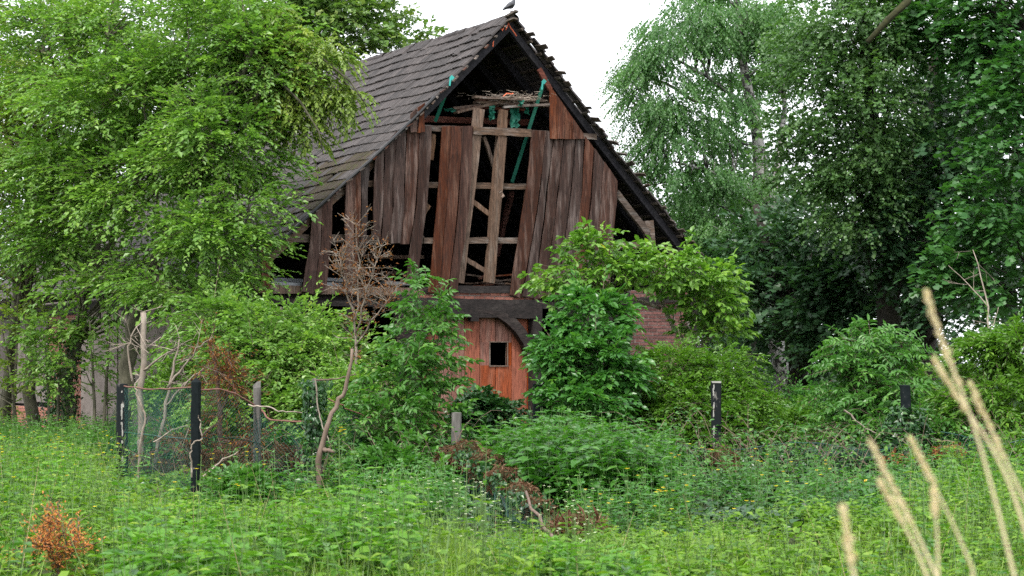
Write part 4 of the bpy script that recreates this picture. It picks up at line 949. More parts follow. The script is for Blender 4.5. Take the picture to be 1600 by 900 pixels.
plant('maple_tree', 'dark maple with dense shade between poplar and right edge', 'tree', [[gpt(1450, 42, .3), tp_(1445, 350, 42, .24), tp_(1450, 200, 42, .16), tp_(1470, 0, 42, .08)]],
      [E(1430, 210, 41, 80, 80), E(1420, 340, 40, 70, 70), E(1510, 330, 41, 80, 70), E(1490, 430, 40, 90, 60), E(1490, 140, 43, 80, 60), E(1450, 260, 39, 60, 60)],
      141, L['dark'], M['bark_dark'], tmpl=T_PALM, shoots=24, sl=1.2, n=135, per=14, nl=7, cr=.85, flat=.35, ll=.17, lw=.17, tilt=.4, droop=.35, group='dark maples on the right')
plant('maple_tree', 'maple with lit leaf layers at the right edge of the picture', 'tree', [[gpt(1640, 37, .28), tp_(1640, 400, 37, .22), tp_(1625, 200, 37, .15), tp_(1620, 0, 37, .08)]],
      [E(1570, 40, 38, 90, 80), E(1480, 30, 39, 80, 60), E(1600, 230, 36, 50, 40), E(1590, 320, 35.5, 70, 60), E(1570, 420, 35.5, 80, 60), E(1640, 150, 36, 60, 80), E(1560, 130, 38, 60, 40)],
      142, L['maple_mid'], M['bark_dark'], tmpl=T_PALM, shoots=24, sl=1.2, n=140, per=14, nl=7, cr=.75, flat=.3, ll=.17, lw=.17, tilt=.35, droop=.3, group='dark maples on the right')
# --- far trees behind, closing the view
for i, (px, Y, w, top, lab) in enumerate(((1000, 70, 90, 330, 'far pale tree just right of the barn roof'), (1110, 75, 120, 250, 'far tree behind the birch crown'), (1175, 66, 110, 110, 'far tall tree showing between birch and poplar'), (1250, 78, 150, 300, 'far tree behind the dark shade of the maples'), (1420, 72, 160, 120, 'far tree behind the poplar limb'), (1580, 70, 150, 100, 'far tree behind the right edge maple'),
                                          (-20, 62, 150, -20, 'far tree behind the leftmost hornbeam'), (170, 66, 150, -60, 'far tree behind the middle hornbeams'), (360, 64, 140, -40, 'far tree behind the leaning hornbeam'))):
    hh = (640 - top) / 2
    plant('far_tree', lab, 'tree', [[gpt(px, Y, .3), tp_(px, 400, Y, .25), tp_(px + 10, top + 40, Y, .1)]], [E(px, top + hh * .45, Y, w * .8, hh * .45, 4), E(px - w * .3, top + hh * .95, Y, w * .7, hh * .45, 4), E(px + w * .35, top + hh * 1.1, Y, w * .7, hh * .5, 4), E(px, top + hh * 1.55, Y - 1, w, hh * .42, 4)],
          150 + i, L['far'], M['bark_dark'], n=140, per=11, nl=8, cr=1.5, ll=.22, lw=.15, tilt=.6, limbs=.3, twigs=False, group='far trees beyond the barn')
# low far hedge under the trees
plant('far_hedge', 'dim hedge under the trees beyond the right fence', 'hedge', [[gpt(1250, 52, .1), tp_(1250, 600, 52, .06)]], [E(1110 + 75 * i, 610 + 10 * (i % 2), 50 + (i % 3) * 2, 70, 45, 2) for i in range(9)], 165, L['far'], M['bark_dark'], n=170, per=12, nl=8, cr=1.0, ll=.15, lw=.10, limbs=.05, tilt=.6, twigs=False)
plant('far_hedge', 'dark hedge behind the left end of the barn', 'hedge', [[gpt(-60, 50, .1), tp_(-60, 560, 50, .06)]], [E(-150 + 60 * i, 570, 50, 70, 80, 2) for i in range(4)], 166, L['far'], M['bark_dark'], n=60, per=12, nl=8, cr=1.0, ll=.15, lw=.10, limbs=.05, tilt=.6, twigs=False)

# ------------------------------------------------------------------ shrubs in front of the barn
def stems(px, Y, tips, r=.03):
    return [[gpt(px + .3 * i, Y, r), tp_(px + (a - px) * .25, (b + 2 * (570 + 1.6 * S(Y))) / 3, Y, r * .8), tp_(px + (a - px) * .6, (2 * b + 570 + 1.6 * S(Y)) / 3, Y, r * .6), tp_(a, b, Y, r * .25)] for i, (a, b) in enumerate(tips)]
plant('elder_shrub', 'tall feathery elder shrub in front of the left door half', 'shrub', stems(655, 23.5, [(655, 435), (690, 500), (620, 520), (700, 580), (600, 590), (650, 560)], .028),
      [E(662, 465, 23.5, 24, 30, .3), E(662, 525, 23.3, 40, 40, .5), E(632, 590, 23, 50, 46, .6), E(684, 585, 23, 24, 40, .4), E(620, 660, 22.6, 60, 56, .7), E(672, 680, 22.6, 40, 40, .6), E(636, 735, 21.8, 60, 46, .7), E(600, 768, 20.6, 46, 30, .5)],
      201, L['elder'], M['bark_brown'], tmpl=T_OVAL6, shoots=22, sl=.35, n=185, per=5, cr=.24, mode='compound', ll=.115, lw=.058, pairs=3, rl_=(.8, 1.5), droop=.35, upd=.35, lr=.01, inner=.3)
plant('ivy_shrub', 'dark leafy shrub below the elder, reaching down to the weeds', 'shrub', stems(625, 20.2, [(590, 730), (630, 700), (665, 730)], .02), [E(615, 740, 20.2, 44, 40, .5), E(655, 760, 20.0, 36, 36, .5), E(590, 775, 19.6, 36, 26, .4), E(640, 790, 19.2, 44, 22, .4)],
      210, L['elder'], M['bark_brown'], tmpl=T_OVAL6, shoots=24, sl=.35, n=95, per=7, cr=.2, nl=7, ll=.10, lw=.058, droop=.4, upd=.25, lr=.008, inner=.5)
plant('walnut_sapling', 'bright large-leaved walnut sapling spreading before the right gable', 'tree', [[gpt(1105, 29.5, .05), tp_(1090, 560, 29.5, .045), tp_(1052, 510, 29.5, .04), tp_(1032, 480, 29.5, .035), tp_(1030, 430, 29.4, .02), tp_(1050, 400, 29.4, .01)], [tp_(1032, 482, 29.5, .03), tp_(1000, 468, 29.4, .024), tp_(970, 470, 29.2, .018), tp_(920, 440, 29, .015), tp_(915, 390, 29, .008)], [tp_(1060, 520, 29.5, .02), tp_(1090, 470, 29.4, .015), tp_(1120, 450, 29.3, .01)]],
      [E(925, 388, 29, 34, 18, .4), E(870, 440, 29, 26, 16, .4), E(905, 425, 29, 34, 22, .5), E(955, 428, 29, 36, 24, .6), E(1040, 415, 29.2, 62, 30, .6), E(1095, 450, 29.2, 42, 36, .6), E(1130, 470, 29.2, 26, 36, .5), E(1110, 515, 29, 30, 22, .4)],
      202, L['walnut'], M['bark_pale'], tmpl=T_OVAL6, shoots=18, sl=.3, n=150, per=5, cr=.26, mode='compound', ll=.145, lw=.088, pairs=2, rl_=(.8, 1.4), droop=.3, upd=.35, lr=.012, inner=.2)
plant('dogwood_bush', 'large dense dark-leaved bush right of the barn door', 'shrub', stems(920, 26.5, [(850, 560), (900, 480), (960, 500), (1000, 580), (880, 620), (940, 560)], .03),
      [E(926, 500, 26.5, 46, 42, .7), E(884, 556, 26, 36, 40, .6), E(945, 570, 26, 44, 46, .7), E(910, 630, 25.6, 60, 40, .7)], 203, L['bush'], M['bark_brown'], tmpl=T_OVAL6, shoots=26, sl=0.5, n=140, per=9, cr=.28, nl=8, ll=.12, lw=.072, droop=.4, upd=.2, lr=.012, inner=.55)
plant('privet_bush', 'yellow-flecked small-leaved bush behind the black and white post', 'shrub', stems(1090, 27, [(1050, 560), (1100, 550), (1150, 570), (1010, 600), (1180, 620)], .025),
      [E(1050, 580, 27, 60, 36, .7), E(1120, 590, 27, 62, 42, .7), E(1080, 640, 26.4, 90, 46, .8), E(1160, 640, 26.6, 40, 46, .6), E(1030, 630, 26.6, 46, 40, .6), E(1110, 690, 26, 90, 36, .7)], 204, L['privet'], M['bark_brown'], shoots=60, sl=0.5, n=240, per=14, cr=.30, nl=10, ll=.075, lw=.036, droop=.45, upd=.25, lr=.01, inner=.5, twigs=True)
plant('ivy_bush', 'low ivy-covered bush in front of the red door', 'shrub', stems(770, 25, [(740, 630), (780, 610), (810, 640)], .02), [E(748, 648, 25, 30, 36, .4), E(782, 656, 25, 26, 30, .4), E(760, 690, 24.6, 46, 20, .5)], 205, L['ivy'], M['bark_brown'], tmpl=T_IVY, shoots=14, sl=0.3, n=90, per=14, cr=.2, nl=6, ll=.075, lw=.075, droop=.4, lr=.008, inner=.6)
plant('ash_sapling', 'bushy ash sapling with feathered leaves in front of the dark trees', 'tree', stems(1365, 27, [(1350, 525), (1390, 535), (1320, 570), (1420, 590), (1360, 600)], .03),
      [E(1355, 545, 27, 50, 30, .6), E(1390, 565, 27, 44, 34, .6), E(1330, 600, 26.6, 42, 42, .6), E(1375, 630, 26.4, 56, 42, .7), E(1345, 670, 26.2, 56, 30, .6)], 206, L['ash'], M['bark_brown'], tmpl=T_OVAL6, n=150, per=5, cr=.28, mode='compound', ll=.13, lw=.052, pairs=4, rl_=(.9, 1.6), droop=.4, upd=.3, lr=.012, inner=.3)
plant('spindle_bush', 'yellow-green drooping bush at the right edge behind dry grass', 'shrub', stems(1555, 26, [(1530, 530), (1570, 540), (1600, 520), (1500, 600)], .025),
      [E(1535, 560, 26, 40, 44, .6), E(1590, 550, 26, 46, 46, .6), E(1560, 640, 25.5, 66, 56, .7), E(1500, 650, 25.6, 34, 40, .5), E(1590, 720, 24, 50, 40, .5)], 207, L['privet'], M['bark_brown'], shoots=40, sl=0.5, n=190, per=10, cr=.28, nl=9, ll=.105, lw=.042, droop=.55, upd=.15, lr=.01, inner=.5)
plant('laurel_bush', 'small glossy bush in front of the wire fence, left of centre', 'shrub', stems(382, 19.6, [(360, 740), (390, 728), (415, 750)], .015), [E(375, 755, 19.6, 36, 24, .35), E(402, 768, 19.4, 34, 24, .35), E(370, 785, 19.2, 44, 20, .35)], 208, L['elder'], M['bark_brown'], tmpl=T_OVAL6, n=70, per=7, cr=.16, nl=6, ll=.085, lw=.045, droop=.2, upd=.4, lr=.006)
plant('hazel_bush', 'tangled mixed bush between the elder and the leaning dead stem', 'shrub', stems(590, 24.2, [(560, 600), (600, 590), (620, 640), (540, 660)], .02), [E(570, 620, 24.4, 50, 46, .5), E(540, 690, 24, 46, 46, .5), E(600, 700, 23.5, 50, 50, .6)], 209, L['horn'], M['bark_brown'], shoots=30, sl=0.5, n=110, per=9, cr=.26, nl=8, ll=.075, lw=.05, droop=.3, lr=.008)
for i, (px, py, Y, w, h, lab) in enumerate(((1225, 660, 29, 60, 40, 'low yellow-green shrub right of the black and white post'), (1460, 680, 25.5, 50, 50, 'low tangled shrub around the leaning dark post'), (1270, 640, 33, 60, 36, 'dim low shrub behind the right net fence'), (1480, 620, 29, 60, 50, 'leafy shrub between ash sapling and right edge bush'))):
    plant('shrub', lab, 'shrub', stems(px, Y, [(px - w * .4, py - h * .5), (px + w * .3, py - h * .7)], .015), [E(px, py, Y, w, h, .6), E(px - w * .4, py + h * .5, Y - .3, w * .7, h * .7, .5), E(px + w * .4, py + h * .5, Y - .3, w * .7, h * .7, .5)], 215 + i, L[('privet', 'elder', 'bush', 'privet')[i]], M['bark_brown'], shoots=22, sl=0.5, n=90, per=10, cr=.28, nl=8, ll=.08, lw=.045, droop=.35, lr=.008)

for i, (px, py, Y, w, h, lab) in enumerate(((272, 610, 28.2, 40, 46, 'leafy shrub behind the left net, between snag and dead conifer'), (300, 690, 26.4, 60, 30, 'low shrub at the wall foot behind the left net'), (430, 700, 25.2, 60, 30, 'low shrub behind the collapsed net rim'))):
    plant('shrub', lab, 'shrub', stems(px, Y, [(px - w * .4, py - h * .5), (px + w * .3, py - h * .7)], .015), [E(px, py, Y, w, h, .6), E(px - w * .3, py + h * .4, Y - .3, w * .7, h * .6, .5)], 225 + i, L[('horn', 'bush', 'bush')[i]], M['bark_brown'], n=46, per=9, cr=.28, nl=8, ll=.085, lw=.05, droop=.35, lr=.008)
# ------------------------------------------------------------------ dead wood
rdw = np.random.default_rng(44)
def deadtree(name, label, cat, base, stems_, mat, twn, twl, seed, leaf=None, lcount=0, ll=.05, lw=.02, up=.3):
    rng = np.random.default_rng(seed); b = np.array(base[:3]); t = thing(name, label, cat, b)
    wood = MB(); pts = []
    for st in stems_:
        P = np.array([p[:3] for p in st]); R = np.array([p[3] for p in st]); k = len(P) * 3; d = np.linspace(0, 1, len(P)); s_ = np.linspace(0, 1, k)
        Q = np.stack([np.interp(s_, d, P[:, a]) for a in range(3)], 1); Q[1:-1] = .5 * Q[1:-1] + .25 * (Q[:-2] + Q[2:]); Q[1:-1] += rng.normal(0, .012, (k - 2, 3)); Rr = np.interp(s_, d, R)
        tube(wood, Q, Rr, 6); pts.append(Q[k // 3:])
    obj('trunk', wood.mesh('trunk', b), mat, t, True)
    Q = np.concatenate(pts); tw = MB()
    if twn:
        A = Q[rng.integers(0, len(Q), twn)] + rng.normal(0, .01, (twn, 3)); dr = norm(usphere(rng, twn) * np.array([1, 1, .6]) + UP * up); ln = twl * rng.uniform(.4, 1.2, twn)
        Bq = A + dr * ln[:, None]; stick(tw, A, Bq, .005, .003)
        for g in range(3):
            f = rng.uniform(.3, .95, twn); A2 = A + (Bq - A) * f[:, None]; d2 = norm(dr + usphere(rng, twn) * .8); B2 = A2 + d2 * (ln * rng.uniform(.2, .5, twn))[:, None]; stick(tw, A2, B2, .0032, .0014)
            if leaf and lcount:
                lv_ = leaf if isinstance(leaf, Leaves) else None
        o = obj('twigs', tw.mesh('twigs', b), mat, t); o['kind'] = 'stuff'
        if leaf:
            lv = Leaves(T_OVAL2); m = lcount; i0 = rng.integers(0, twn, m); P = A[i0] + (Bq - A)[i0] * rng.random((m, 1)) + rng.normal(0, .03, (m, 3))
            lv.add(P, dr[i0] + usphere(rng, m) * .7 - UP * .2, usphere(rng, m) + UP * .3, ll * rng.uniform(.5, 1.3, m), lw * rng.uniform(.6, 1.2, m), rng.random(m))
            mb = MB(); lv.into(mb); o = obj('dead_leaves', mb.mesh('dead_leaves', b), L[leaf], t); o['kind'] = 'stuff'
    return t
deadtree('dead_snag', 'pale broken dead trunk standing behind the wire fence', 'dead tree', gpt(222, 25.5, 0), [[gpt(222, 25.5, .052), tp_(220, 640, 25.5, .05), tp_(225, 560, 25.5, .046), tp_(224, 488, 25.5, .042)], [tp_(221, 580, 25.5, .02), tp_(262, 552, 25.3, .012), tp_(300, 530, 25, .005)], [tp_(208, 600, 25.4, .018), tp_(198, 555, 25.4, .014), tp_(206, 520, 25.4, .01), tp_(224, 502, 25.5, .008)]], M['bark_pale'], 24, .35, 301)
deadtree('dead_branches', 'bare forked pale branches behind the fence, right of the snag', 'dead branch', gpt(240, 24.2, 0), [[gpt(238, 24.2, .03), tp_(255, 650, 24.2, .026), tp_(268, 590, 24.2, .02), tp_(280, 530, 24.2, .008)], [tp_(262, 605, 24.2, .02), tp_(285, 575, 24.1, .014), tp_(312, 540, 24, .008), tp_(330, 530, 24, .004)], [tp_(258, 635, 24.2, .016), tp_(290, 600, 24.1, .012), tp_(318, 575, 24, .006)]], M['bark_pale'], 22, .36, 302)
deadtree('dead_conifer', 'brown dead conifer drooping behind the wire fence', 'dead tree', gpt(340, 24.5, 0), [[gpt(345, 24.5, .04), tp_(345, 650, 24.5, .035), tp_(340, 590, 24.5, .025), tp_(325, 532, 24.5, .006)], [tp_(345, 660, 24.5, .02), tp_(300, 690, 24.2, .01), tp_(260, 680, 24.2, .004)], [tp_(345, 650, 24.5, .02), tp_(360, 600, 24.3, .01), tp_(358, 560, 24.3, .004)], [tp_(345, 690, 24.5, .02), tp_(380, 690, 24.3, .01), tp_(400, 680, 24.3, .004)]], M['bark_red'], 210, .5, 303, 'brown', 3000, .075, .016, up=-.2)
deadtree('dead_shrub', 'bare reddish dead shrub with fine twigs before the left gable', 'dead shrub', gpt(560, 24.8, 0), [[gpt(556, 24.8, .026), tp_(554, 600, 24.8, .022), tp_(557, 500, 24.8, .016), tp_(561, 420, 24.8, .010), tp_(557, 352, 24.8, .003)], [tp_(556, 520, 24.8, .014), tp_(575, 450, 24.7, .009), tp_(595, 385, 24.7, .004)], [tp_(556, 540, 24.8, .014), tp_(590, 490, 24.7, .009), tp_(618, 450, 24.7, .004)], [tp_(556, 500, 24.8, .02), tp_(538, 440, 24.7, .01), tp_(530, 395, 24.7, .004)]], M['bark_pale'], 230, .30, 304, 'brown', 1500, .045, .02, up=.5)
deadtree('leaning_trunk', 'crooked smooth brown trunk leaning right beside the ivy post', 'dead tree', gpt(497, 20.4, 0), [[gpt(497, 20.4, .038), tp_(499, 710, 20.4, .036), tp_(508, 680, 20.4, .03), tp_(516, 650, 20.5, .027), tp_(528, 628, 20.6, .026), tp_(542, 605, 20.6, .024), tp_(550, 545, 20.6, .016)], [tp_(506, 702, 20.4, .03), tp_(522, 706, 20.2, .02)]], M['bark_brown'], 0, 0, 305)
deadtree('fallen_branch', 'thin bare reddish branch lying diagonally over the foreground weeds', 'dead branch', at(895, 892, 13.2), [[(*at(822, 768, 16.5), .012), (*at(845, 815, 15.5), .016), (*at(868, 850, 14.5), .018), (*at(896, 896, 13.2), .02)]], M['bark_red'], 0, 0, 306)
deadtree('dead_sapling', 'leafless pale sapling standing before the dark maples', 'dead tree', gpt(1550, 30, 0), [[gpt(1550, 30, .03), tp_(1548, 560, 30, .022), tp_(1542, 470, 30, .015), tp_(1520, 390, 30, .005)], [tp_(1544, 480, 30, .014), tp_(1515, 445, 30, .008), tp_(1482, 415, 30, .004)], [tp_(1548, 520, 30, .01), tp_(1560, 480, 30, .004)]], M['bark_pale'], 10, .5, 307)
deadtree('orange_conifer', 'orange dead conifer seedling among the weeds at lower left', 'dead shrub', gpt(92, 12.6, 0), [[gpt(92, 12.6, .012), tp_(90, 870, 12.6, .010), tp_(94, 815, 12.6, .003)], [tp_(90, 880, 12.6, .006), tp_(62, 845, 12.5, .002)], [tp_(90, 875, 12.6, .006), tp_(122, 845, 12.5, .002)]], M['bark_red'], 60, .20, 308, 'orange', 1700, .034, .012, up=.5)

# ------------------------------------------------------------------ fence: posts, netting, wires
PG = 'posts of the old wire fence'
def post(label, px, Y, top, wpx, mat, lean=(0, 0), rnd_top=False, jag=False, seed=0, dep=None):
    rng = np.random.default_rng(seed); b = np.array(gpt(px, Y, 0, -.1)[:3]); t_ = at(px + lean[0], top, Y + lean[1]); w = wpx / S(Y); d = dep or w
    t = thing('fence_post', label, 'post', b, group=PG); mb = MB(); k = 9; rows = []
    for i in range(k):
        c = b + (t_ - b) * i / (k - 1); jt = rng.normal(0, .003, 8)
        for j, (sx, sy_) in enumerate(((-1, -.7), (-.7, -1), (.7, -1), (1, -.7), (1, .7), (.7, 1), (-.7, 1), (-1, .7))):
            z = c[2] + (rng.uniform(-.09, .03) if jag and i == k - 1 else 0)
            rows.append([c[0] + sx * w / 2 + jt[j], c[1] + sy_ * d / 2, z])
    q = [[i * 8 + j, i * 8 + (j + 1) % 8, i * 8 + 8 + (j + 1) % 8, i * 8 + 8 + j] for i in range(k - 1) for j in range(8)]
    n0 = (k - 1) * 8; rows.append([t_[0], t_[1], t_[2] + (.06 if rnd_top else .008)])
    mb.add(rows, quads=q, tris=[[n0 + j, n0 + (j + 1) % 8, n0 + 8] for j in range(8)])
    obj('shaft', mb.mesh('shaft', b), M[mat], t)
    return t, b, t_
FY = {}
_, B1, T1_ = post('black fence post with peeling white streak at the net corner', 191, 23.6, 600, 16, 'post_black', seed=1)
_, B2, T2_ = post('black rounded fence post in the middle of the left net', 306, 21.2, 597, 14, 'post_dark', rnd_top=True, seed=2)
_, B3, T3_ = post('grey split fence post with broken top behind the sagging net', 402, 22.4, 597, 11, 'post_grey', jag=True, seed=3)
pI, B4, T4_ = post('fence post smothered in ivy beside the leaning trunk', 492, 21.4, 592, 9, 'bark_x' if 'bark_x' in M else 'post_grey', seed=4)
post('short grey concrete post rising from the ivy mound', 713, 22.0, 645, 15, 'post_grey', seed=5)
post('dark charred post at the right foot of the door', 841, 26.8, 600, 17, 'post_dark', seed=6)
_, B7, T7_ = post('black post with white peeling edge in front of the privet', 1119, 24.6, 597, 15, 'post_black', seed=7)
_, B8, T8_ = post('dark leaning post overgrown by the right shrub', 1422, 24.4, 602, 14, 'post_dark', lean=(-8, 0), seed=8)
def peel(obname, B_, T__, fx, wid, n, seed, cap=False):
    rng = np.random.default_rng(seed); par = bpy.data.objects[obname]; w = 15 / S(B_[1]); mb = MB(); yf = -w / 2 - .004
    for i in range(n):
        f = rng.uniform(.28, 1.0); hgt = rng.uniform(.03, .12); z = T__[2] - (T__[2] - B_[2]) * (1 - f) - hgt; c = fx * w / 2 + rng.normal(0, .006); a = wid * rng.uniform(.4, 1.2)
        P = [[c - a / 2, z], [c + a / 2 * rng.uniform(.4, 1), z + hgt * .1], [c + a / 2, z + hgt * .6], [c + a * .2, z + hgt], [c - a / 2, z + hgt * .85]]
        x0 = B_[0] + (T__[0] - B_[0]) * f; v_ = [[x0 + p[0], B_[1] + yf - .0008 * i, min(p[1], T__[2])] for p in P]
        mb.add(v_, tris=[[0, 1, 2], [0, 2, 3], [0, 3, 4]])
    if cap: box(mb, T__[0] - w / 2 * .95, T__[0] + w / 2 * .9, T__[1] - w / 2 - .01, T__[1] + w / 2 * .8, T__[2] - .012, T__[2] + .012)
    o = obj('peeling_paint', mb.mesh('peeling_paint', B_), M['paint'], par); o['kind'] = 'stuff'
peel('fence_post', B1, T1_, .25, .026, 14, 1); peel('fence_post.006', B7, T7_, -.62, .022, 13, 2, True)
o = ivy_on('ivy', [B4, T4_], 41, 1500, .17, ll=.07); o.parent = pI
o = ivy_on('ivy', [B7, B7 + (T7_ - B7) * .3], 43, 500, .18, ll=.07); o.parent = bpy.data.objects['fence_post.006']

def net(label, A, Bp, hA0, hA1, hB0, hB1, sag=0.0, bulge=.03, cell=.058, r=.0022, seed=0, topwire=None, crumple=.0, group='green wire netting of the old fence'):
    """diamond wire netting between two uprights: A and B on the ground, bottom and top heights at each end"""
    rng = np.random.default_rng(seed); A = np.array(A, float); Bp = np.array(Bp, float); A[2] = Bp[2] = 0
    Ln = np.linalg.norm(Bp - A); H = max(hA1 - hA0, hB1 - hB0); ph = rng.random(6) * 6
    nrm = np.cross((Bp - A) / Ln, UP)
    def surf(u, v):
        s = u / Ln; w = v / H
        z0 = hA0 + (hB0 - hA0) * s; z1 = hA1 + (hB1 - hA1) * s - sag * np.sin(np.pi * s)
        P = A + (Bp - A) * s[:, None]; z = z0 + (z1 - z0) * w
        b = bulge * np.sin(np.pi * s * 2 + ph[0]) * np.sin(np.pi * w) + crumple * (np.sin(s * 9 + ph[1]) * np.sin(w * 5 + ph[2]) + .6 * np.sin(s * 17 + w * 7 + ph[3]))
        P = P + nrm * b[:, None]; P[:, 2] = z + crumple * .6 * np.sin(s * 7 + w * 3 + ph[4]); return P
    mb = MB()
    for sg in (1, -1):
        for c in np.arange(-H if sg > 0 else 0, Ln if sg > 0 else Ln + H, cell):
            u0, u1 = (max(0, c), min(Ln, c + H)) if sg > 0 else (max(0, c - H), min(Ln, c))
            if u1 - u0 < .03: continue
            k = max(int((u1 - u0) / .16) + 1, 2); u = np.linspace(u0, u1, k); v = (u - c) if sg > 0 else (c - u)
            P = surf(u, v); P += rng.normal(0, .002, P.shape); stick(mb, P[:-1], P[1:], r, r)
    mid = (A + Bp) / 2
    t = thing('wire_net', label, 'fence net', mid, group=group)
    o = obj('mesh_wires', mb.mesh('mesh_wires', mid), M['net'], t); o['kind'] = 'stuff'
    for w, mt, rr in (topwire or []):
        u = np.linspace(0, Ln, 12); P = surf(u, np.full(12, H * w)); P += rng.normal(0, .006, P.shape); m2 = MB(); tube(m2, P, rr, 5); obj('tension_wire', m2.mesh('tension_wire', mid), M[mt], t)
    return t
hh = lambda P, T: T[2]
net('green wire net between the two tall black posts', B1, B2, .05, T1_[2] - .03, .05, T2_[2] - .06, sag=.03, seed=1, topwire=[(1, 'rust', .011), (.50, 'net', .006)])
net('green wire net sagging right of the rounded black post', B2, B3, .05, T2_[2] - .1, .05, 1.05, sag=-.1, bulge=.05, seed=2, topwire=[(1, 'rust', .012), (.52, 'net', .006)])
net('green wire net with collapsed rim left of the ivy post', B3, B4, .05, 1.05, .05, .92, sag=.12, bulge=.1, crumple=.05, seed=3, topwire=[(1, 'rust', .011)])
c0 = np.array(gpt(135, 25.5, 0)[:3]); net('green wire net folding down to the ground at the left corner', c0, B1, .0, .12, .03, T1_[2] - .04, sag=.32, bulge=.08, seed=4, crumple=.04, cell=.05)
net('net piece hanging slack between ivy post and elder', B4, np.array(gpt(590, 22.5, 0)[:3]), .05, 1.35, .1, .9, sag=.1, bulge=.1, seed=5, crumple=.05, topwire=[(1, 'rust', .009)])
net('net sheet lying on the dead leaf bank below the nettles', np.array(gpt(722, 20.0, 0)[:3]), np.array(gpt(850, 16.0, 0)[:3]), 0.1, .5, .02, .16, sag=.02, bulge=.2, seed=6, crumple=.08, cell=.07, r=.0013)
net('slumped net right of the black and white post', B7 + [.15, -.6, 0], np.array(gpt(1400, 23.6, 0)[:3]), .12, .50, .12, .52, sag=.05, bulge=.3, seed=7, crumple=.12, cell=.05, r=.0024, topwire=[(1, 'net', .006)])
net('faint net fence in the shade behind the low shrubs', np.array(gpt(1190, 34, 0)[:3]), np.array(gpt(1300, 34, 0)[:3]), .1, 1.0, .1, .98, sag=.08, seed=8, topwire=[(1, 'rust', .012)])
net('net strip at the right edge behind the dry grass', np.array(gpt(1470, 24, 0)[:3]), np.array(gpt(1640, 23.4, 0)[:3]), .1, .62, .1, .62, sag=.06, bulge=.2, seed=9, crumple=.1, cell=.05, topwire=[(1, 'net', .006)])
# bare pale vines climbing on the netting
def vine(pts, r, label, mat='bark_pale'):
    P = np.array([at(*p) for p in pts]); k = len(P) * 4; s_ = np.linspace(0, 1, k); d = np.linspace(0, 1, len(P)); Q = np.stack([np.interp(s_, d, P[:, a]) for a in range(3)], 1)
    Q[1:-1] = .5 * Q[1:-1] + .25 * (Q[:-2] + Q[2:]); Q += rdw.normal(0, .006, Q.shape); mb = MB(); tube(mb, Q, np.linspace(r, r * .5, k), 5)
    o = obj('bare_vine', mb.mesh('bare_vine', Q[0]), M[mat]); o.location = Q[0]; tag(o, label, 'vine', 'bare vines on the netting')
vine([(214, 770, 22.6), (217, 730, 22.6), (220, 690, 22.5), (228, 650, 22.5), (215, 620, 22.5), (211, 600, 22.5), (220, 590, 22.5)], .018, 'winding pale vine just right of the peeling corner post')
vine([(300, 745, 21.05), (297, 710, 21.0), (302, 690, 21.0), (316, 688, 21.0), (312, 660, 21), (311, 650, 21)], .012, 'pale vine looping over the rounded black post')
vine([(318, 745, 21), (345, 720, 21), (372, 706, 21.2)], .013, 'pale vine slanting right of the rounded black post')
vine([(240, 690, 22), (270, 672, 22), (296, 664, 22), (285, 700, 22)], .010, 'thin pale vine across the left net panel')
vine([(492, 590, 20.9), (497, 640, 20.9), (505, 670, 20.8), (517, 695, 20.8)], .010, 'pale vine hanging from the ivy post')
vine([(390, 634, 21.6), (420, 636, 21.5), (440, 643, 21.4), (478, 645, 21.4)], .012, 'pale horizontal vine over the collapsed net rim')
vine([(494, 595, 21.2), (520, 592, 21.2), (556, 586, 21.2)], .012, 'reddish stick lying across from the ivy post', 'bark_red')
vine([(1320, 640, 24), (1345, 665, 24), (1375, 680, 24)], .014, 'bare stick poking up left of the leaning dark post', 'bark_pale')
vine([(1460, 688, 23.5), (1490, 690, 23.5), (1515, 710, 23.4)], .016, 'bare arched stick right of the leaning dark post', 'bark_brown')
vine([(1225, 790, 21), (1290, 760, 21), (1350, 740, 21)], .010, 'thin reddish stick in front of the slumped net', 'bark_red')

# ------------------------------------------------------------------ ground cover
rg = np.random.default_rng(71)
def scatter(n, px0, px1, Y0, Y1, rng, pw=1.0):
    """points evenly spread over the strip of ground seen between two picture columns"""
    Y = np.sqrt(rng.uniform(Y0 ** 2, Y1 ** 2, n)); px = rng.uniform(px0, px1, n); X = (px - 800) / FPX * Y
    return np.stack([X, Y, gz(X, Y)], 1)
def herb(rng, lv, st, B, h, nodes, ll, lw, droop=.3, lean=.12, tone=None, top=1.0):
    """upright stems with crossed pairs of leaves"""
    n = len(B); ld = rng.normal(0, lean, (n, 3)) * np.array([1, 1, 0]); az0 = rng.random(n) * 6.28; tone = rng.random(n) if tone is None else tone
    tip = B + (UP + ld) * h[:, None]
    stick(st, B, tip, .0045, .002, .5)
    for k in range(nodes):
        t = .22 + .78 * (k + .5) / nodes; P = B + (UP + ld) * (h * t)[:, None]
        sc = (1.0 - .55 * max(0, t - .55) / .45) * top if k else .8
        for sg in (0, math.pi):
            az = az0 + (k % 2) * 1.571 + sg + rng.normal(0, .25, n); d = np.stack([np.cos(az), np.sin(az), rng.normal(.25 - droop * (1 - t), .2, n)], 1)
            s_ = sc * rng.uniform(.75, 1.2, n); lv.add(P, d, UP + d * .15 + rng.normal(0, .2, (n, 3)), ll * s_, lw * s_, np.clip(tone * .5 + rng.random(n) * .35 + .18 * t, 0, 1))
def stuff(name, lv, mat, label, cat, origin, st=None, stm=None):
    mb = MB(); lv.into(mb); o = obj(name, mb.mesh(name, origin), mat); o.location = origin; tag(o, label, cat, None, 'stuff')
    if st is not None and st.n:
        s_ = obj('stems', st.mesh('stems', origin), stm or L['stem'], o); s_['kind'] = 'stuff'
    return o
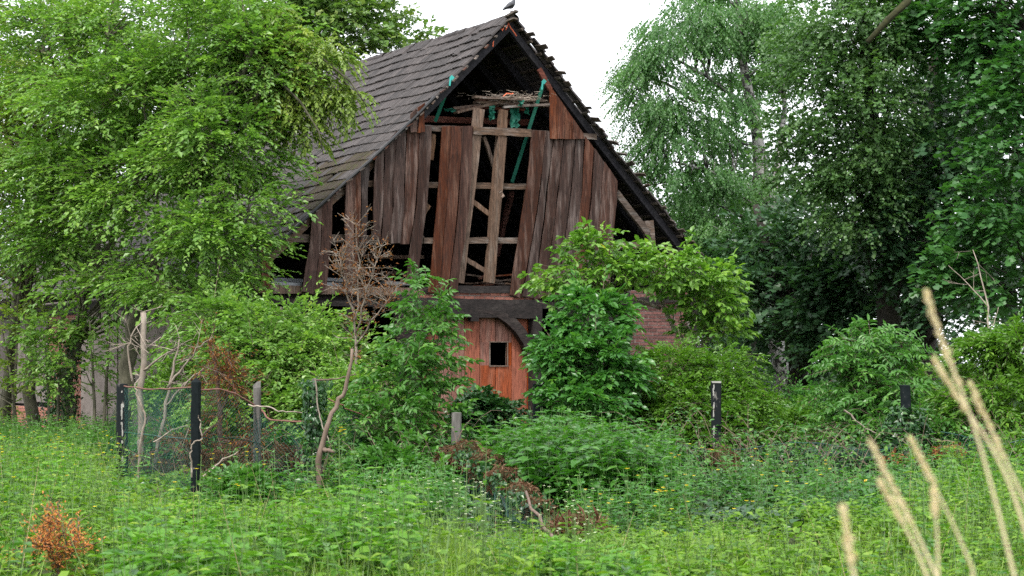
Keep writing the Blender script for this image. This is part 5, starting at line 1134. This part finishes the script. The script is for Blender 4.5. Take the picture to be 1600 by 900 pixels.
def clumpy(P, seed, f=.5):                       # patchy growth, drawn from smooth noise
    return (np.sin(P[:, 0] * 1.7 + seed) * np.sin(P[:, 1] * 1.3 + seed * 2) + .6 * np.sin(P[:, 0] * 3.9 + P[:, 1] * 2.7 + seed * 3))
def away(P): return P[(P[:, 1] < 33.5 + np.abs(P[:, 0]) * 0 ) ]

# tall nettle bed in front of the door
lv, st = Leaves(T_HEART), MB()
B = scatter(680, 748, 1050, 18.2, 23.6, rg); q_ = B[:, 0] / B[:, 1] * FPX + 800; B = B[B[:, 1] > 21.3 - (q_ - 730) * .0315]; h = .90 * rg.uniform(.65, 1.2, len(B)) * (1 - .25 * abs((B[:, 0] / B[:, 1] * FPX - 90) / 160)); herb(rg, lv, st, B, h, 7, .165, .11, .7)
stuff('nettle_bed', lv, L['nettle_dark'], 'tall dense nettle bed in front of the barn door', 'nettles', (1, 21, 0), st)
# how high the weeds stand: low in front of the fence and the ivy bank, high close by and at the left
def stand(B):
    px_ = B[:, 0] / B[:, 1] * FPX + 800 + 25 * np.sin(B[:, 1] * 2.3); Y = B[:, 1] + .6 * np.sin(B[:, 0] * 2.1)
    f = np.where(Y > 13.6, .5, 1.0)
    f = np.where((px_ > 180) & (px_ < 580) & (Y > 15.5), .34, f); f = np.where((px_ > 560) & (px_ < 1420) & (Y > 13.2), .34, f); f = np.where((px_ > 800) & (px_ < 1420) & (Y <= 13.2), .5, f)
    f = np.where((px_ <= 180), .95, f); f = np.where(px_ >= 1420, .8, f)
    return f
def keep(B):
    px_ = B[:, 0] / B[:, 1] * FPX + 800; Y = B[:, 1]
    w_ = .8 * np.sin(B[:, 0] * 1.9) + .4 * np.sin(B[:, 0] * 5.1); bad = ((px_ > 990) & (px_ < 1470) & (Y > 17.2 + w_)) | ((px_ > 540) & (px_ < 1000) & (Y > 15.8 + w_)) | ((px_ > 185) & (px_ < 570) & (Y > 18.6 + w_)) | ((abs(px_ - 92) < 62) & (Y < 12.4) & (Y > 6))
    return B[~bad]
for nm, mt, n_, sd, lab in (('weed_herbs', 'weed', 3400, 1.0, 'knee-high bright green weeds all over the foreground'), ('yellowish_weeds', 'weed2', 2000, 5.3, 'yellowish weeds scattered through the foreground'), ('dark_weeds', 'elder', 1300, 9.1, 'darker green weeds in patches of the foreground')):
    lv, st = Leaves(T_OVAL6), MB()
    B = scatter(n_, -60, 1660, 8.8, 23, rg); B = keep(B[clumpy(B, sd) > -.1]); h = rg.uniform(.18, .72, len(B)) * (1 + .4 * clumpy(B, sd)) * stand(B); h = np.maximum(h, .1)
    big = rg.random(len(B))
    for lo, hi, l_, w_ in ((0, .4, .065, .036), (.4, .75, .095, .05), (.75, 1.01, .13, .066)):
        k = (big >= lo) & (big < hi); herb(rg, lv, st, B[k], h[k], 6, l_, w_, .4, lean=.22, tone=np.clip(.5 + .3 * clumpy(B[k], 4.0) + rg.normal(0, .25, k.sum()), 0, 1))
    stuff(nm, lv, L[mt], lab, 'weeds', (0, 14, 0), st)
lv, st = Leaves(T_HEART), MB()
B = np.concatenate([scatter(620, 180, 640, 9.5, 15.0, rg), scatter(110, 560, 720, 14, 17, rg), scatter(160, 1360, 1640, 17, 22, rg), scatter(110, -40, 130, 13, 20, rg), scatter(110, 820, 1000, 9.5, 12, rg)]); B = keep(B[clumpy(B, 2.2) > -.2]); h = rg.uniform(.35, .80, len(B)) * np.maximum(stand(B), .5); herb(rg, lv, st, B, h, 6, .15, .092, .5, lean=.2)
stuff('nettle_patches', lv, L['nettle'], 'broad-leaved nettles standing among the foreground weeds', 'nettles', (0, 15, 0), st)
# feathery fine-leaved weeds at the left and right
lv, st = Leaves(T_FROND), MB()
B = np.concatenate([scatter(600, -40, 260, 12, 26, rg), scatter(320, 900, 1400, 12, 18, rg), scatter(300, 1380, 1640, 12, 18, rg)]); B = keep(B[clumpy(B, 3.1) > -.3]); h = rg.uniform(.35, .8, len(B)) * stand(B); herb(rg, lv, st, B, h, 7, .11, .09, .1, lean=.2)
stuff('feathery_weeds', lv, L['weed'], 'feathery light green weeds at the left and far right', 'weeds', (-3, 18, 0), st)
# low leaf carpet hiding the soil
lv = Leaves(T_OVAL2); B = scatter(46000, -120, 1720, 8.6, 31, rg); B = B[clumpy(B * 1.6, 8.5) > -.55]; B = B[~((B[:, 0] / B[:, 1] * FPX > -260) & (B[:, 0] / B[:, 1] * FPX < 670) & (B[:, 1] > 16.2))]; n = len(B); B[:, 2] += rg.uniform(.0, .18, n) * (.6 + .4 * clumpy(B, 8.0))
az = rg.random(n) * 6.28; lv.add(B, np.stack([np.cos(az), np.sin(az), rg.normal(.25, .35, n)], 1), UP + rg.normal(0, .4, (n, 3)), rg.uniform(.06, .14, n), rg.uniform(.05, .10, n), np.clip(.45 + .3 * clumpy(B, 6.0) + rg.normal(0, .2, n), 0, 1))
stuff('ground_cover', lv, L['weed'], 'low leafy carpet covering the soil', 'ground cover', (0, 18, 0))
lv = Leaves(T_IVY); B = scatter(15000, 530, 1490, 15.6, 25, rg); B = B[clumpy(B * 1.4, 3.3) > -.7]; n = len(B); B[:, 2] += rg.uniform(0, .22, n) * (.6 + .4 * clumpy(B, 8.0)); az = rg.random(n) * 6.28
lv.add(B, np.stack([np.cos(az), np.sin(az), rg.normal(0, .35, n)], 1), UP + rg.normal(0, .4, (n, 3)), rg.uniform(.06, .11, n), rg.uniform(.06, .11, n), rg.random(n))
stuff('ivy_carpet', lv, L['ivy'], 'dark ivy creeping over the ground below nettles and brambles', 'ivy', (2, 20, 0))  # dark ivy, its tone also standing for shade in the dense growth
lv, st = Leaves(T_OVAL6), MB(); B = np.concatenate([scatter(330, 540, 720, 16, 20.5, rg), scatter(220, 880, 1080, 16, 19.5, rg), scatter(520, 1040, 1480, 17, 22.5, rg), scatter(160, 190, 560, 18.6, 21, rg)]); B = B[clumpy(B, 7.7) > -.4]; h = rg.uniform(.2, .62, len(B)) * (1 + .3 * clumpy(B, 7.7)); herb(rg, lv, st, B, h, 6, .10, .056, .35, lean=.25)
stuff('shade_herbs', lv, L['bush'], 'herbs coloured dark for shade in front of the ivy mound and brambles', 'weeds', (2, 19, 0), st)  # darker leaf material puts the shade between crowded plants into the colour
# grass
def blades(rng, mb, B, Ln, w, bend, tone):
    n = len(B); az = rng.random(n) * 6.28; d = np.stack([np.cos(az), np.sin(az), np.zeros(n)], 1); sd = np.stack([-np.sin(az), np.cos(az), np.zeros(n)], 1); rows = []
    for t in (0, .4, .75, 1.0):
        c = B + UP * (Ln * t * (1 - .35 * bend * t))[:, None] + d * (Ln * bend * t * t * .8)[:, None]; ww = w * (1 - t) ** .6
        if t < 1: rows += [c - sd * ww[:, None] / 2, c + sd * ww[:, None] / 2]
        else: rows.append(c)
    v = np.stack(rows, 1); f = np.array([[0, 1, 3], [0, 3, 2], [2, 3, 5], [2, 5, 4], [4, 5, 6]])
    mb.add(v.reshape(-1, 3), tris=((np.arange(n) * 7)[:, None, None] + f).reshape(-1, 3), attr=np.repeat(tone, 7))
mb = MB(); T_ = keep(np.concatenate([scatter(1500, -60, 1660, 9, 24, rg), scatter(1100, 300, 720, 9.0, 12.2, rg), scatter(1200, 900, 1640, 9.0, 15, rg), scatter(600, -40, 190, 20, 30, rg)]))
B = np.repeat(T_, 7, 0) + rg.normal(0, .05, (len(T_) * 7, 3)) * np.array([1, 1, 0]); n = len(B)
blades(rg, mb, B, rg.uniform(.2, .6, n) * np.maximum(stand(B), .5), rg.uniform(.004, .010, n), rg.uniform(.2, 1.1, n), np.clip(np.repeat(rg.random(len(T_)), 7) * .6 + rg.random(n) * .38, 0, 1))
o = obj('grass', mb.mesh('grass', (0, 14, 0)), L['grass']); o.location = (0, 14, 0); tag(o, 'bright tufted grass growing through the weeds', 'grass', None, 'stuff')
# far weeds at the foot of walls and trees
lv, st = Leaves(T_OVAL2), MB(); B = np.concatenate([scatter(1100, -60, 700, 25.5, 31, rg), scatter(700, 980, 1660, 25.5, 33, rg), scatter(900, 1000, 1700, 30, 48, rg), scatter(500, -80, 200, 28, 36, rg)]); h = rg.uniform(.25, .75, len(B)); herb(rg, lv, st, B, h, 6, .11, .06, .3)
stuff('rough_weeds', lv, L['elder'], 'rough weeds along the foot of the barn and beneath the trees', 'weeds', (0, 27, 0), st)
# dry stems and seed stalks standing in the weeds
st = MB(); P = keep(scatter(130, -60, 1660, 9, 20, rg)); n = len(P); tip = P + (UP + rg.normal(0, .25, (n, 3))) * (rg.uniform(.35, .85, n) * np.maximum(stand(P), .6))[:, None]; stick(st, P, tip, .0028, .001, .5)
o = obj('dry_stems', st.mesh('dry_stems', (0, 14, 0)), L['dry']); o.location = (0, 14, 0); tag(o, 'thin dry stems sticking up through the weeds', 'dry stems', None, 'stuff')
# arching shoots tangled along the fence line
tw, lv = MB(), Leaves(T_OVAL6)
for (a, b_, Y0, Y1, n, top) in ((480, 730, 20.5, 24, 60, 1.3), (660, 760, 20, 22, 26, .8), (980, 1180, 22, 25.5, 70, 1.2), (1150, 1460, 22.5, 25, 110, 1.0), (1400, 1640, 22, 26, 60, 1.2), (190, 480, 22.5, 26, 60, .9)):
    P = scatter(n, a, b_, Y0, Y1, rg); az = rg.random(n) * 6.28; rch = rg.uniform(.4, 1.3, n); hgt = rg.uniform(.35, 1.0, n) * top; prev = P
    for k in range(1, 7):
        t_ = k / 6; Q = P + np.stack([np.cos(az), np.sin(az), np.zeros(n)], 1) * (rch * t_)[:, None] + UP * (hgt * (2.2 * t_ - 1.5 * t_ * t_))[:, None]; stick(tw, prev, Q, .006 * (1.15 - t_), .006 * (1 - t_) + .001, rg.random()); 
        for q in range(2):
            d = usphere(rg, n) * np.array([1, 1, .4]); s_ = rg.uniform(.5, 1.2, n); kk = rg.random(n) < .75
            lv.add(Q[kk], d[kk], UP + usphere(rg, int(kk.sum())) * .4, .085 * s_[kk], .05 * s_[kk], rg.random(int(kk.sum())))
        prev = Q
stuff('tangled_shoots', lv, L['bush'], 'arching leafy shoots tangled along the old fence line', 'shoots', (0, 23, 0), tw, M['bark_brown'])
# flowers
for nm, mt, n, box_, r_, lab in (('yellow_flowers', 'yellow', 46, [(-20, 190, 17, 27), (-20, 190, 20, 29), (0, 420, 14, 22), (900, 1300, 14, 18.5)], .022, 'scattered small yellow flowers over the weeds'), ('white_flowers', 'white', 70, [(720, 940, 11.0, 13.4), (560, 760, 11, 13.6)], .014, 'tiny white blossoms in the foreground weeds')):
    lv, st = Leaves(T_OVAL2), MB()
    for (a, b, c_, d_) in box_:
        P = scatter(n, a, b, c_, d_, rg); tip = P + UP * rg.uniform(.35, .75, (n, 1)); stick(st, P, tip, .003, .002)
        for k in range(6):
            az = k * 1.047 + rg.random(n); lv.add(tip, np.stack([np.cos(az), np.sin(az), np.full(n, .3)], 1), UP, r_, r_ * .9, rg.random(n))
    stuff(nm, lv, L[mt], lab, 'flowers', (0, 15, 0), st)
# tall yellow-flowered stalks that can be told apart
for px, base, top, Y, lab in ((528, 800, 678, 16.2, 'tall yellow-flowered stalk in front of the leaning trunk'), (1028, 880, 770, 14.5, 'tall thin stalk with yellow heads in the right foreground'), (955, 806, 735, 18.8, 'pale bare stalk standing against the nettle bed')):
    b = np.array(gpt(px, Y, 0)[:3]); tpz = at(px + 2, top, Y); t = thing('flower_stalk', lab, 'flower', b, group='tall stalks among the weeds'); mb = MB(); tube(mb, [b, (b + tpz) / 2 + [.01, 0, 0], tpz], [.010, .007, .004], 5); obj('stem', mb.mesh('stem', b), L['stem'] if px != 955 else M['bark_pale'], t)
    if px != 955:
        lv = Leaves(T_OVAL2)
        for q in range(5):
            hc = tpz + rg.normal(0, .035, 3)
            for k in range(8): lv.add([hc], [[math.cos(k * .785), math.sin(k * .785), .3]], UP, .022, .016, rg.random())
        mb = MB(); lv.into(mb); obj('flower_heads', mb.mesh('flower_heads', b), L['yellow'], t)
    lv = Leaves(T_OVAL6); k = 10; tt = rg.uniform(.1, .8, k); az = rg.random(k) * 6.28; lv.add(b + (tpz - b) * tt[:, None], np.stack([np.cos(az), np.sin(az), np.full(k, .3)], 1), UP, .10 * (1.1 - tt), .035, rg.random(k)); mb = MB(); lv.into(mb); obj('leaves', mb.mesh('leaves', b), L['weed'], t)

# ivy mound with dead leaf bank, bramble mounds: rounded banks clad in leaves
def mound(name, label, cat, cells, seed, lmat, n, ll, lw, tmpl=T_IVY, bank=None):
    rng = np.random.default_rng(seed); b = np.array(gpt(cells[0][0], cells[0][2], 0)[:3]); t = thing(name, label, cat, b)
    lv = Leaves(tmpl); w = np.array([c[3] * c[4] for c in cells], float); w /= w.sum()
    for c, wi in zip(cells, w):
        px, py, Y, wpx, hpx = c[:5]; cen = at(px, py, Y); r = np.array([wpx / S(Y), wpx / S(Y) * .8, hpx / S(Y)])
        u, v = np.meshgrid(np.linspace(0, 2 * np.pi, 13)[:-1], np.linspace(0.05, np.pi - .05, 8)); d = np.stack([np.cos(u) * np.sin(v), np.sin(u) * np.sin(v), np.cos(v)], -1).reshape(-1, 3)
        core = MB(); core.add(cen + d * r * .8 * (1 + .08 * np.sin(d[:, :1] * 9 + d[:, 2:] * 7)), quads=[[j * 12 + i, j * 12 + (i + 1) % 12, j * 12 + 12 + (i + 1) % 12, j * 12 + 12 + i] for j in range(7) for i in range(12)])
        obj('bank', core.mesh('bank', b), bank or M['earth'], t, True)
        m = int(n * wi); d = usphere(rng, m); P = cen + d * r * (rng.uniform(.78, 1.12, m) * (1 + .12 * np.sin(d[:, 0] * 7 + seed) * np.sin(d[:, 2] * 6)))[:, None]
        P = P[P[:, 2] > gz(P[:, 0], P[:, 1])]; m = len(P); d = norm((P - cen) / r)
        lv.add(P, -UP * .5 + usphere(rng, m) * .9, d + UP * .4 + usphere(rng, m) * .4, ll * rng.uniform(.6, 1.25, m), lw * rng.uniform(.6, 1.25, m), rng.random(m))
    mb = MB(); lv.into(mb); o = obj('foliage', mb.mesh('foliage', b), lmat, t); o['kind'] = 'stuff'
    return t
mound('ivy_mound', 'dark ivy-clad mound under the elder and concrete post', 'ivy', [(715, 745, 21, 44, 46), (690, 770, 20.6, 40, 34), (745, 775, 20.2, 36, 34), (655, 790, 20, 50, 26)], 501, L['ivy'], 7000, .075, .075)
mound('dead_brush', 'grey-brown brushwood on the ground behind the left net', 'dead brush', [(225, 735, 25, 34, 26), (270, 745, 24.2, 36, 24), (340, 735, 23.6, 44, 30), (440, 730, 23.4, 36, 34)], 508, L['litter'], 4200, .16, .012, T_OVAL2)
mound('dead_leaf_bank', 'rusty brown bank of dead leaves sloping down to the right', 'dead leaves', [(730, 708, 20.4, 26, 20), (757, 727, 19.6, 26, 20), (785, 748, 18.7, 26, 19), (812, 771, 17.8, 26, 17), (838, 792, 17.0, 24, 14), (700, 716, 20.7, 20, 18)], 502, L['litter'], 3300, .085, .012, T_OVAL2)
o = ivy_on('ivy', [at(725, 705, 20.1), at(760, 730, 19.2), at(800, 765, 17.9), at(835, 792, 16.8)], 61, 900, .22, ll=.06); o.location = at(725, 705, 20.1); tag(o, 'ivy leaves straggling over the dead leaf bank', 'ivy', None, 'stuff')
mound('bramble_mound', 'dark bramble mound left of the black and white post', 'bramble', [(1090, 745, 23, 44, 44), (1060, 770, 22, 40, 30), (1120, 770, 22, 40, 30), (1030, 780, 21.5, 30, 22)], 503, L['ivy'], 6000, .08, .075)
mound('bramble_mound', 'long low bramble bank tangled in the slumped net', 'bramble', [(1180, 745, 24, 50, 36), (1240, 740, 24, 50, 38), (1300, 740, 24, 50, 36), (1360, 735, 24, 50, 40), (1415, 700, 24.2, 40, 60), (1340, 770, 22.6, 50, 22), (1230, 772, 22.6, 60, 20)], 504, L['ivy'], 13000, .075, .07)
mound('dead_brush', 'tuft of grey-brown dead stems at the foot of the black and white post', 'dead brush', [(1130, 722, 22.8, 22, 22), (1138, 748, 22.4, 16, 28)], 505, L['litter'], 900, .12, .012, T_OVAL2)
mound('dead_brush', 'small heap of dry stalks in the weeds before the nettles', 'dead brush', [(905, 820, 15.6, 34, 14), (880, 828, 15.4, 24, 9)], 506, L['litter'], 1100, .14, .012, T_OVAL2)
mound('dead_brush', 'rust-coloured dead leaves under the right edge bush', 'dead brush', [(1480, 706, 23.2, 26, 12), (1400, 716, 23, 20, 8)], 507, L['brown'], 260, .08, .05, T_OVAL2)
# yellow fruit in the bramble bank
for px, py, lab in ((1330, 753, 'yellow apple lying left in the bramble bank'), (1354, 752, 'yellow apple lying right in the bramble bank'), (1331, 766, 'lowest small yellow apple in the bramble bank')):
    c = at(px, py, 22.0); mb = MB(); u, v = np.meshgrid(np.linspace(0, 2 * np.pi, 11)[:-1], np.linspace(0.02, np.pi - .02, 7)); r = .035 * (1 - .12 * np.cos(v) ** 8)
    mb.add(np.stack([np.cos(u) * np.sin(v) * r, np.sin(u) * np.sin(v) * r, np.cos(v) * r * .9], -1).reshape(-1, 3), quads=[[j * 10 + i, j * 10 + (i + 1) % 10, j * 10 + 10 + (i + 1) % 10, j * 10 + 10 + i] for j in range(6) for i in range(10)])
    o = obj('apple', mb, noisemat('apple_skin', [(.3, (.55, .32, .02)), (.7, (.7, .5, .05))], 8, rough=.4), None, True); o.location = c; tag(o, lab, 'apple', 'yellow apples in the brambles')

# ------------------------------------------------------------------ near dry grass, out of focus
rs = np.random.default_rng(88)
SG = 'dry grass stalks close to the camera'
def straw(label, pts, head=.32, r=.0026, Y=2.35):
    P = np.array([at(a, b, Y + dy) for a, b, dy in pts]); k = 24; d = np.linspace(0, 1, len(P)); s_ = np.linspace(0, 1, k); Q = np.stack([np.interp(s_, d, P[:, a]) for a in range(3)], 1)
    for _ in range(2): Q[1:-1] = .5 * Q[1:-1] + .25 * (Q[:-2] + Q[2:])
    b = Q[0].copy(); root = np.array([b[0] + (b[0] - Q[6][0]) * 1.2, b[1], 0.0]); Q = np.concatenate([[root], Q])
    t = thing('dry_grass', label, 'grass stalk', root, group=SG); mb = MB(); tube(mb, Q, np.linspace(r, r * .5, len(Q)), 6); obj('stalk', mb.mesh('stalk', root), L['straw'], t)
    lv = Leaves(T_OVAL2); n = 150; f = 1 - head * rs.random(n); i = np.clip((f * (k - 1)).astype(int), 0, k - 2) + 1; fr = rs.random(n); C = Q[i] + (Q[np.minimum(i + 1, k)] - Q[i]) * fr[:, None]; tn = norm(Q[np.minimum(i + 1, k)] - Q[i - 1])
    lv.add(C + rs.normal(0, .0017, (n, 3)), tn + usphere(rs, n) * .25, usphere(rs, n), .010, .0036, rs.random(n)); mb = MB(); lv.into(mb); obj('seed_head', mb.mesh('seed_head', root), L['straw'], t)
straw('tallest dry grass stalk at right with pinkish slender head', [(1585, 900, 0), (1560, 800, 0), (1530, 690, 0), (1495, 590, 0), (1466, 520, 0), (1448, 460, 0)], .45)
straw('dry grass stalk just below the tallest one', [(1618, 880, .1), (1580, 760, .1), (1545, 690, .1), (1495, 620, .1), (1462, 565, .1)], .35, .003)
straw('dry grass stalk with pale plume right of the tallest', [(1640, 860, .05), (1590, 760, .05), (1548, 670, .05), (1518, 605, .05)], .5)
straw('forked-looking dry grass stalk left of the tallest', [(1465, 905, -.05), (1440, 850, -.05), (1400, 770, -.05), (1362, 695, -.05)], .55)
straw('short dry grass stalk beside the forked-looking one', [(1450, 905, .1), (1428, 850, .1), (1395, 790, .1), (1376, 755, .1)], .5)
straw('slender dry grass stalk between the left and tallest ones', [(1520, 890, .05), (1490, 820, .05), (1455, 750, .05), (1425, 690, .05)], .4, .002)
straw('thin dry grass stalk nearly upright low in the group', [(1466, 900, 0), (1464, 830, 0), (1460, 770, 0)], .3, .002)
straw('lone greenish grass plume left of the dry stalks', [(1335, 905, -.3), (1326, 850, -.3), (1318, 795, -.3)], .95)
# blurred weed leaves close to the camera at the bottom
for px, Y, top, lab in ((860, 4.6, 876, 'out-of-focus weed tip at the bottom centre'), (965, 4.9, 868, 'out-of-focus weed tip right of the bottom centre')):
    b = np.array([(px - 800) / FPX * Y, Y, 0.0]); tpz = at(px, top, Y); t = thing('near_weed', lab, 'weed', b, group='weeds close to the camera'); mb = MB(); tube(mb, [b, (b + tpz) / 2, tpz], [.006, .004, .002], 5); obj('stem', mb.mesh('stem', b), L['stem'], t)
    lv = Leaves(T_OVAL6)
    for k in range(7):
        f = 1 - .05 * k; az = k * 2.4; lv.add([b + (tpz - b) * f], [[math.cos(az), math.sin(az), .1]], UP, .05 + .008 * k, .028 + .004 * k, rs.random())
    mb = MB(); lv.into(mb); obj('leaves', mb.mesh('leaves', b), L['weed'], t)
